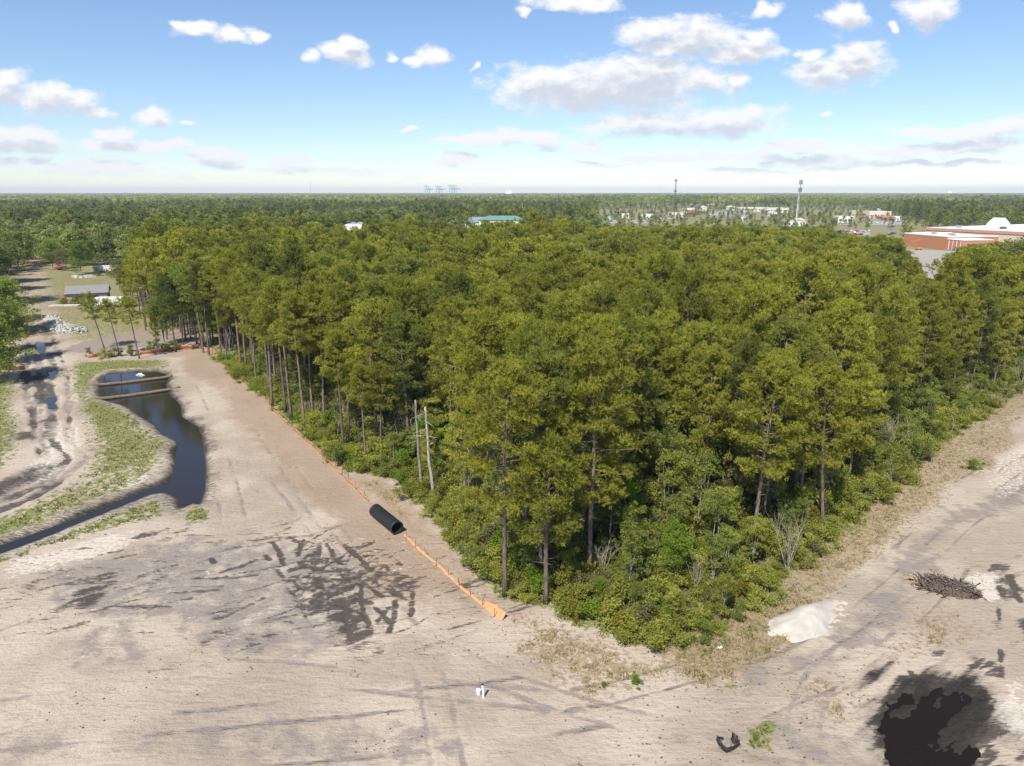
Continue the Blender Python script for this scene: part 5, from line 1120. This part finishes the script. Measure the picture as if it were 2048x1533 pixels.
# hall with the green roof
b = bpx('long hall with a green hipped roof behind the wood', 958, 1050, 432.5, 450, Cr, (.11, .22, .21), 'hip', 448, dep=14, rise=2.4, nwin=7)
bpx('white gabled wing left of the green-roofed hall', 930, 946, 436, 446, Wh, (.18, .26, .27), 'front', 440, dep=18, rise=3.0, nwin=2)
bpx('grey-green roofed block joining the white gable and the hall', 944, 968, 435, 446, Cr, (.16, .24, .25), 'gable', 450, dep=14, rise=3.0, nwin=3)
bpx('small white gabled house at the right end of the green-roofed hall', 1041, 1054, 438, 447, Wh, (.12, .20, .34), 'front', 436, dep=10, rise=2.5, nwin=2)
b = bpx('white flat-roofed building peeking over the left part of the wood', 690, 724, 453, 462, (.80, .80, .78), (.80, .80, .80), 'flat', 300, dep=10, nwin=4, units=2)
for (u0, u1, vt, vb, wa, ro, kd, lab) in [
 (1283,1306,431,440,Wh,Wh,'flat','white flat block left end of the shopping strip'), (1309,1329,436.5,442,Ta,(.12,.10,.09),'gable','low brown building with dark roof in the strip'), (1339,1366,427.5,438,Cr,(.46,.48,.50),'flat','grey-roofed block at the foot of the lattice tower'),
 (1367,1389,418.5,426,Wh,(.52,.54,.55),'flat','pale grey-roofed shop behind the lattice tower'), (1376,1392,423,431,Re,(.42,.18,.14),'flat','red-fronted shop right of the lattice tower'), (1383,1393,412.5,418,Wh,(.15,.32,.52),'gable','small blue-roofed building in the strip'),
 (1372,1388,404,410,Wh,Wh,'flat','white block among trees beyond the blue roof'), (1402,1414,413.5,422,Wh,(.60,.60,.60),'front','white gabled house in the strip'), (1417,1430,409,416,Ta,Cr,'gable','tan building behind the white gabled house'),
 (1454,1471,413.5,421,Cr,(.44,.43,.42),'hip','grey hip-roofed building with a small cupola'), (1481,1537,417,424,Cr,(.74,.73,.70),'flat','long white strip mall with shops'), (1534,1577,418,426,Cr,(.70,.69,.66),'flat','right half of the white strip mall'),
 (1537,1554,427,433,(.52,.62,.68),(.58,.68,.74),'flat','light blue shed before the strip mall'), (1481,1493,437,444,Wh,Wh,'flat','white shed close behind the wood'), (1573,1600,445.5,453,Wh,Wh,'flat','white shed left of the tan hipped roof'), (1563,1601,402.5,407,Ta,(.60,.52,.42),'flat','long tan building beyond the cell tower'),
 (1590,1612,439.5,452,Cr,(.44,.36,.28),'hip','tan hip-roofed house below the cell tower'), (1650,1690,401,406,Cr,(.72,.72,.70),'flat','long white building far behind the strip'), (1637,1652,399,406,Wh,(.70,.72,.74),'front','white gabled front of the far long building'),
 (1676,1706,435.5,446,Wh,(.76,.76,.75),'flat','white flat-roofed shop left of the fuel station'), (1702,1710,423,440,Ta,Cr,'flat','narrow tan tower block beside the fuel station'), (1737,1781,425.5,439,(.66,.60,.52),(.68,.66,.62),'flat','large cream store behind the fuel station'),
 (1760,1790,434.5,443,Ta,(.40,.12,.10),'gable','low red-roofed diner right of the fuel station'), (1789,1799,435.5,443,Wh,Cr,'flat','small white block right of the red roof'), (1752,1763,419,426,(.55,.45,.15),(.15,.35,.50),'hip','tiny blue-roofed kiosk behind the cream store'),
 (1196,1222,436,444,(.28,.45,.45),(.30,.48,.48),'flat','teal-fronted shed behind the back of the wood'), (1238,1258,430,437,Wh,(.66,.66,.66),'flat','white roof among trees left of the strip'),
 (255,287,457,470,Cr,(.52,.58,.64),'gable','pale blue metal-roofed house in the left woodland'), (48,106,424,430,Cr,(.34,.33,.33),'gable','row of grey roofs far off at the left'), (176,188,423,432,Wh,(.44,.46,.48),'front','white house front among the left woodland'), (376,406,420.5,425,Cr,(.52,.52,.52),'gable','grey-roofed house far off in the left woodland'), (50,57,470,480,Cr,(.45,.46,.45),'front','pale gable end above the far track')]:
    bpx(lab, u0, u1, vt, vb, wa, ro, kd, nwin=3 if u1 - u0 < 30 else 8)
x, y = G(1731,443); fs = root('fuel_canopy', 'fuel station canopy with a red fascia on posts', 'fuel station', (x, y, .3)); T = MB(); T.box((0, 0, 5.6), (17, 9, .5)); T.build('canopy', wallmat((.74, .74, .72)), fs); T = MB(); T.box((0, 0, 6.05), (17.4, 9.4, .5)); T.build('fascia', wallmat(Re), fs)
for sx_ in (-6, 0, 6): T = MB(); T.bar((sx_, 0, 0), (sx_, 0, 5.5), .25); T.build('post', M['metal'], fs)
# far left yard
x, y = G(176,604); building('grey-roofed shed behind the pond-head pines', x - 5.5, x + 5.5, y, 8, 2.7, (.42, .40, .37), (.21, .20, .195), 'gable', 2.0, 'shed', .42, 2, 'shed')
def trailer(lab, u, v, L_, h_, rz):
    x, y = G(u, v); t = root('trailer', lab, 'trailer', (x, y, 0), rz); T = MB(); T.box((0, 0, h_ / 2 + .8), (L_, 2.5, h_)); T.build('box', wallmat((.70, .72, .72)), t); T = MB(); T.box((0, 0, .7), (L_ * .95, 2.0, .2)); T.build('frame', M['dark_metal'], t)
    for sx_ in (-.3, -.2, .36):
        for sy_ in (-1.0, 1.0): T = MB(); T.tube([(sx_ * L_, sy_, .45), (sx_ * L_, sy_ + .25 * sy_, .45)], .45, 10); T.build('wheel', M['black_plastic'], t)
trailer('white box trailer right of the grey shed', 221, 615, 7.5, 2.2, .15); trailer('long white trailer far off under the bare grey tree', 215, 545, 10, 2.1, .05)
T = MB(); T.box((0, 0, .2), (8.5, 2.2, .35)); x, y = G(131,613); tag(T.build('concrete_slab', M['rubble'], None, loc=(x, y, .05), rot=(0, 0, .12)), 'pale concrete slab lying before the shed', 'slab')

# ------------------------------------------------------------------ masts and cranes
def lattice(lab, u, d, vt, w0, w1, mat, cat='tower', name='lattice_tower', ant=True):
    p = PT(u, vt, d); h = p[2]; r = root(name, lab, cat, (p[0], d, 0)); n = max(8, int(h / 4)); T = MB(); S = MB(); cor = [(math.cos(a), math.sin(a)) for a in (0.5, 2.6, 4.7)]
    at = lambda k, i: np.array((cor[k][0] * (w0 + (w1 - w0) * i / n), cor[k][1] * (w0 + (w1 - w0) * i / n), h * i / n))
    for k in range(3):
        T.bar(at(k, 0), at(k, n), .14)
        for i in range(n): S.bar(at(k, i), at((k + 1) % 3, i + 1), .06); S.bar(at(k, i + 1), at((k + 1) % 3, i + 1), .05)
    T.build('mast_legs', mat, r); S.build('bracing', mat, r)
    if ant:
        for hz in (.99, .72):
            A = MB()
            for k in range(6): a = k * 1.05; A.box((1.3 * math.cos(a), 1.3 * math.sin(a), h * hz), (.35, .35, 2.0)); A.bar((0, 0, h * hz), (1.3 * math.cos(a), 1.3 * math.sin(a), h * hz), .05)
            A.build('antenna_array', M['dark_metal'], r)
    return r
lattice('slim dark lattice tower rising above the shopping strip', 1352, 900, 360, 1.0, .8, M['dark_metal'])
lattice('hair-thin mast far off on the left horizon', 620, 3600, 361, 1.0, .8, M['metal'], 'mast', 'radio_mast', False)
p = PT(1602.5, 361, 820); r = root('cell_tower', 'pale cell tower pole with two antenna tiers', 'tower', (p[0], 820, 0)); T = MB(); T.tube([(0, 0, 0), (0, 0, p[2])], [.7, .35], 10); T.build('pole', M['metal'], r)
for hz in (.985, .93, .80, .75):
    A = MB()
    for k in range(9): a = k * .7; A.box((1.6 * math.cos(a), 1.6 * math.sin(a), p[2] * hz), (.4, .4, 2.2)); A.bar((0, 0, p[2] * hz), (1.6 * math.cos(a), 1.6 * math.sin(a), p[2] * hz), .07)
    A.build('antenna_array', M['dark_metal'], r)
p = PT(1597.5, 389, 830); r = root('utility_pole', 'plain pale pole standing left of the cell tower', 'pole', (p[0], 830, 0)); T = MB(); T.tube([(0, 0, 0), (0, 0, p[2])], [.55, .4], 10); T.build('shaft', wallmat((.66, .62, .55)), r)
for (u, d, vt, vb, lab) in ((1045,700,408,430,'pale utility pole right of the green-roofed hall'), (1183,640,422,450,'utility pole behind the back edge of the wood'), (792,330,452,470,'pale pole standing at the back of the left wood')):
    p = PT(u, vt, d); r = root('utility_pole', lab, 'pole', (p[0], d, 0)); T = MB(); T.tube([(0, 0, 0), (0, 0, p[2])], [.22, .15], 8); T.build('shaft', wallmat((.50, .47, .42)), r); T = MB(); T.bar((-1.2, 0, p[2] - .8), (1.2, 0, p[2] - .8), .09); T.build('crossarm', M['stake'], r)
p = PT(1899.5, 384, 2600); r = root('water_tower', 'white water tower on the far right horizon', 'water tower', (p[0], 2600, 0)); T = MB(); T.tube([(0, 0, 0), (0, 0, p[2] - 9)], [2.4, 1.8], 12); T.build('stem', wallmat(Wh), r); T = MB(); T.tube([(0, 0, p[2] - 10), (0, 0, p[2] - 7), (0, 0, p[2] - 4), (0, 0, p[2] - 1), (0, 0, p[2])], [1.8, 6, 7.5, 6, 1], 16); T.build('tank', wallmat(Wh), r, True)
p = PT(1017, 379, 6000); r = root('warehouse', 'white dome-roofed warehouse on the horizon right of the cranes', 'warehouse', (p[0], 6000, 0)); T = MB(); T.box((0, 0, 20), (52, 40, 40)); T.build('wall', wallmat((.85, .85, .85)), r); T = MB(); T.box((0, 0, 48), (44, 36, 16), 0, 0, .6); T.build('roof', wallmat((.62, .45, .42)), r)
for k, (u, vt, lab) in enumerate(((849,370,'leftmost blue harbour crane on the horizon'), (853,371,'second blue harbour crane from the left'), (872,370.5,'blue harbour crane left of the middle pair'), (877,371.5,'blue harbour crane right of the middle pair'), (898,369,'left crane of the right-hand cluster'), (903,370,'middle crane of the right-hand cluster'), (908,370,'right crane of the right-hand cluster'))):
    d = 6200; p = PT(u, vt, d); hc = p[2]; r = root('harbour_crane', lab, 'crane', (p[0] + 14, d, 0), 0, 'harbour cranes'); A = MB(); hp = hc * .62
    for sx_ in (-9, 9):
        for sy_ in (-10, 10): A.bar((sx_, sy_, 0), (sx_, sy_, hp), 1.3)
    A.bar((-9, -10, hp * .45), (9, -10, hp * .45), 1.0); A.bar((-9, 10, hp * .45), (9, 10, hp * .45), 1.0); A.build('portal_frame', M['crane_blue'], r)
    A = MB(); A.bar((-9, 0, hp), (46, 0, hp), 2.0); A.build('girder', M['crane_blue'], r); A = MB(); A.bar((-9, 0, hp), (-20, 0, hc), 1.7); A.build('raised_boom', M['crane_blue'], r)
    A = MB(); A.bar((-6, 0, hp), (0, 0, hc * .97), 1.2); A.bar((6, 0, hp), (0, 0, hc * .97), 1.2); A.build('apex_frame', M['crane_blue'], r); A = MB(); A.bar((0, 0, hc * .97), (44, 0, hp), .7); A.bar((0, 0, hc * .97), (-15, 0, hp + (hc - hp) * .6), .6); A.build('stay', M['crane_blue'], r)
    A = MB(); A.box((16, 0, hp + 4), (12, 8, 6)); A.build('machine_house', M['crane_blue'], r)

# ------------------------------------------------------------------ parked cars
def car_mesh():
    T = MB(); pr = [(-2.2, .35), (2.2, .35), (2.2, .75), (1.3, .92), (.6, 1.42), (-1.2, 1.45), (-2.0, .98), (-2.2, .85)]; n = len(pr)
    V = [(x, -.88, z_) for x, z_ in pr] + [(x, .88, z_) for x, z_ in pr]; T.poly(V, [tuple(range(n)), tuple(range(n, 2 * n))[::-1]] + [(i, i + n, (i + 1) % n + n, (i + 1) % n) for i in range(n)])
    for sy_ in (-.89, .89): T.poly([(1.15, sy_, .95), (.55, sy_, 1.36), (-1.15, sy_, 1.38), (-1.8, sy_, .98)], [(0, 1, 2, 3)], 1)
    T.poly([(1.32, -.75, .94), (1.32, .75, .94), (.64, .7, 1.40), (.64, -.7, 1.40)], [(0, 1, 2, 3)], 1)
    for sx_ in (-1.35, 1.35):
        for sy_ in (-.8, .8): T.tube([(sx_, sy_ - .12, .33), (sx_, sy_ + .12, .33)], .33, 10, 2)
    return T
CARM = car_mesh(); paints = [plain('car_paint_%d' % i, c, .3, .03, 1.0, .2, 0, .6) for i, c in enumerate([(.75, .75, .75), (.08, .08, .09), (.35, .36, .38), (.35, .04, .04), (.08, .14, .30), (.55, .52, .46)])]
cm = [CARM.mesh('car_%d' % i, [p_, M['glass'], M['black_plastic']]) for i, p_ in enumerate(paints)]; cn = ['white', 'black', 'silver', 'dark red', 'blue', 'beige']
spots = [(u, v, 'in the far lot left of the car park trees') for u, v in [(1693,466),(1700,464),(1707,467),(1714,465),(1721,468),(1728,466),(1735,464),(1695,471),(1710,471),(1722,472)]] + [(u, v, 'beside the trees before the red-roofed diner') for u, v in [(1776,455),(1781,456),(1786,455),(1775,470),(1781,471),(1786,469),(1752,448),(1762,449),(1770,448),(1796,445),(1803,444),(1810,445)]] \
  + [(u, v, 'in the lot before the white strip mall') for u, v in [(1456,428),(1463,427),(1470,429),(1477,427),(1484,430),(1491,428),(1498,426),(1420,424),(1427,426),(1434,425),(1441,427),(1448,425)]] + [(u, v, 'in the lot behind the back edge of the wood') for u, v in [(1222,444),(1229,445),(1236,443),(1243,445),(1292,444),(1298,443),(1183,448),(1190,447),(1684,452),(1692,451),(1700,453)]]
for i, (u, v, wh) in enumerate(spots):
    k = int(g9.integers(6)); x, y = G(u, v); o = put('parked_car', cm[k], None, (x, y, .26), (0, 0, g9.choice([0.2, 1.7]) + g9.normal(0, .06))); tag(o, '%s car parked %s' % (cn[k], wh), 'car', 'cars parked in the far lots')

# ------------------------------------------------------------------ air
T = MB(); T.box((0, 7100, 54), (78000, 14700, 114)); hz = T.build('haze', [])
m = bpy.data.materials.new('haze_air'); m.use_nodes = True; t = m.node_tree; t.nodes.clear()
pv = nd(t, 'ShaderNodeVolumePrincipled', {'Color': (.80, .90, 1.0, 1), 'Density': HAZE, 'Anisotropy': .0}); ou = t.nodes.new('ShaderNodeOutputMaterial'); t.links.new(pv.outputs[0], ou.inputs['Volume'])
hz.data.materials.append(m); tag(hz, 'thin blue haze over the far woodland', None, None, 'stuff')
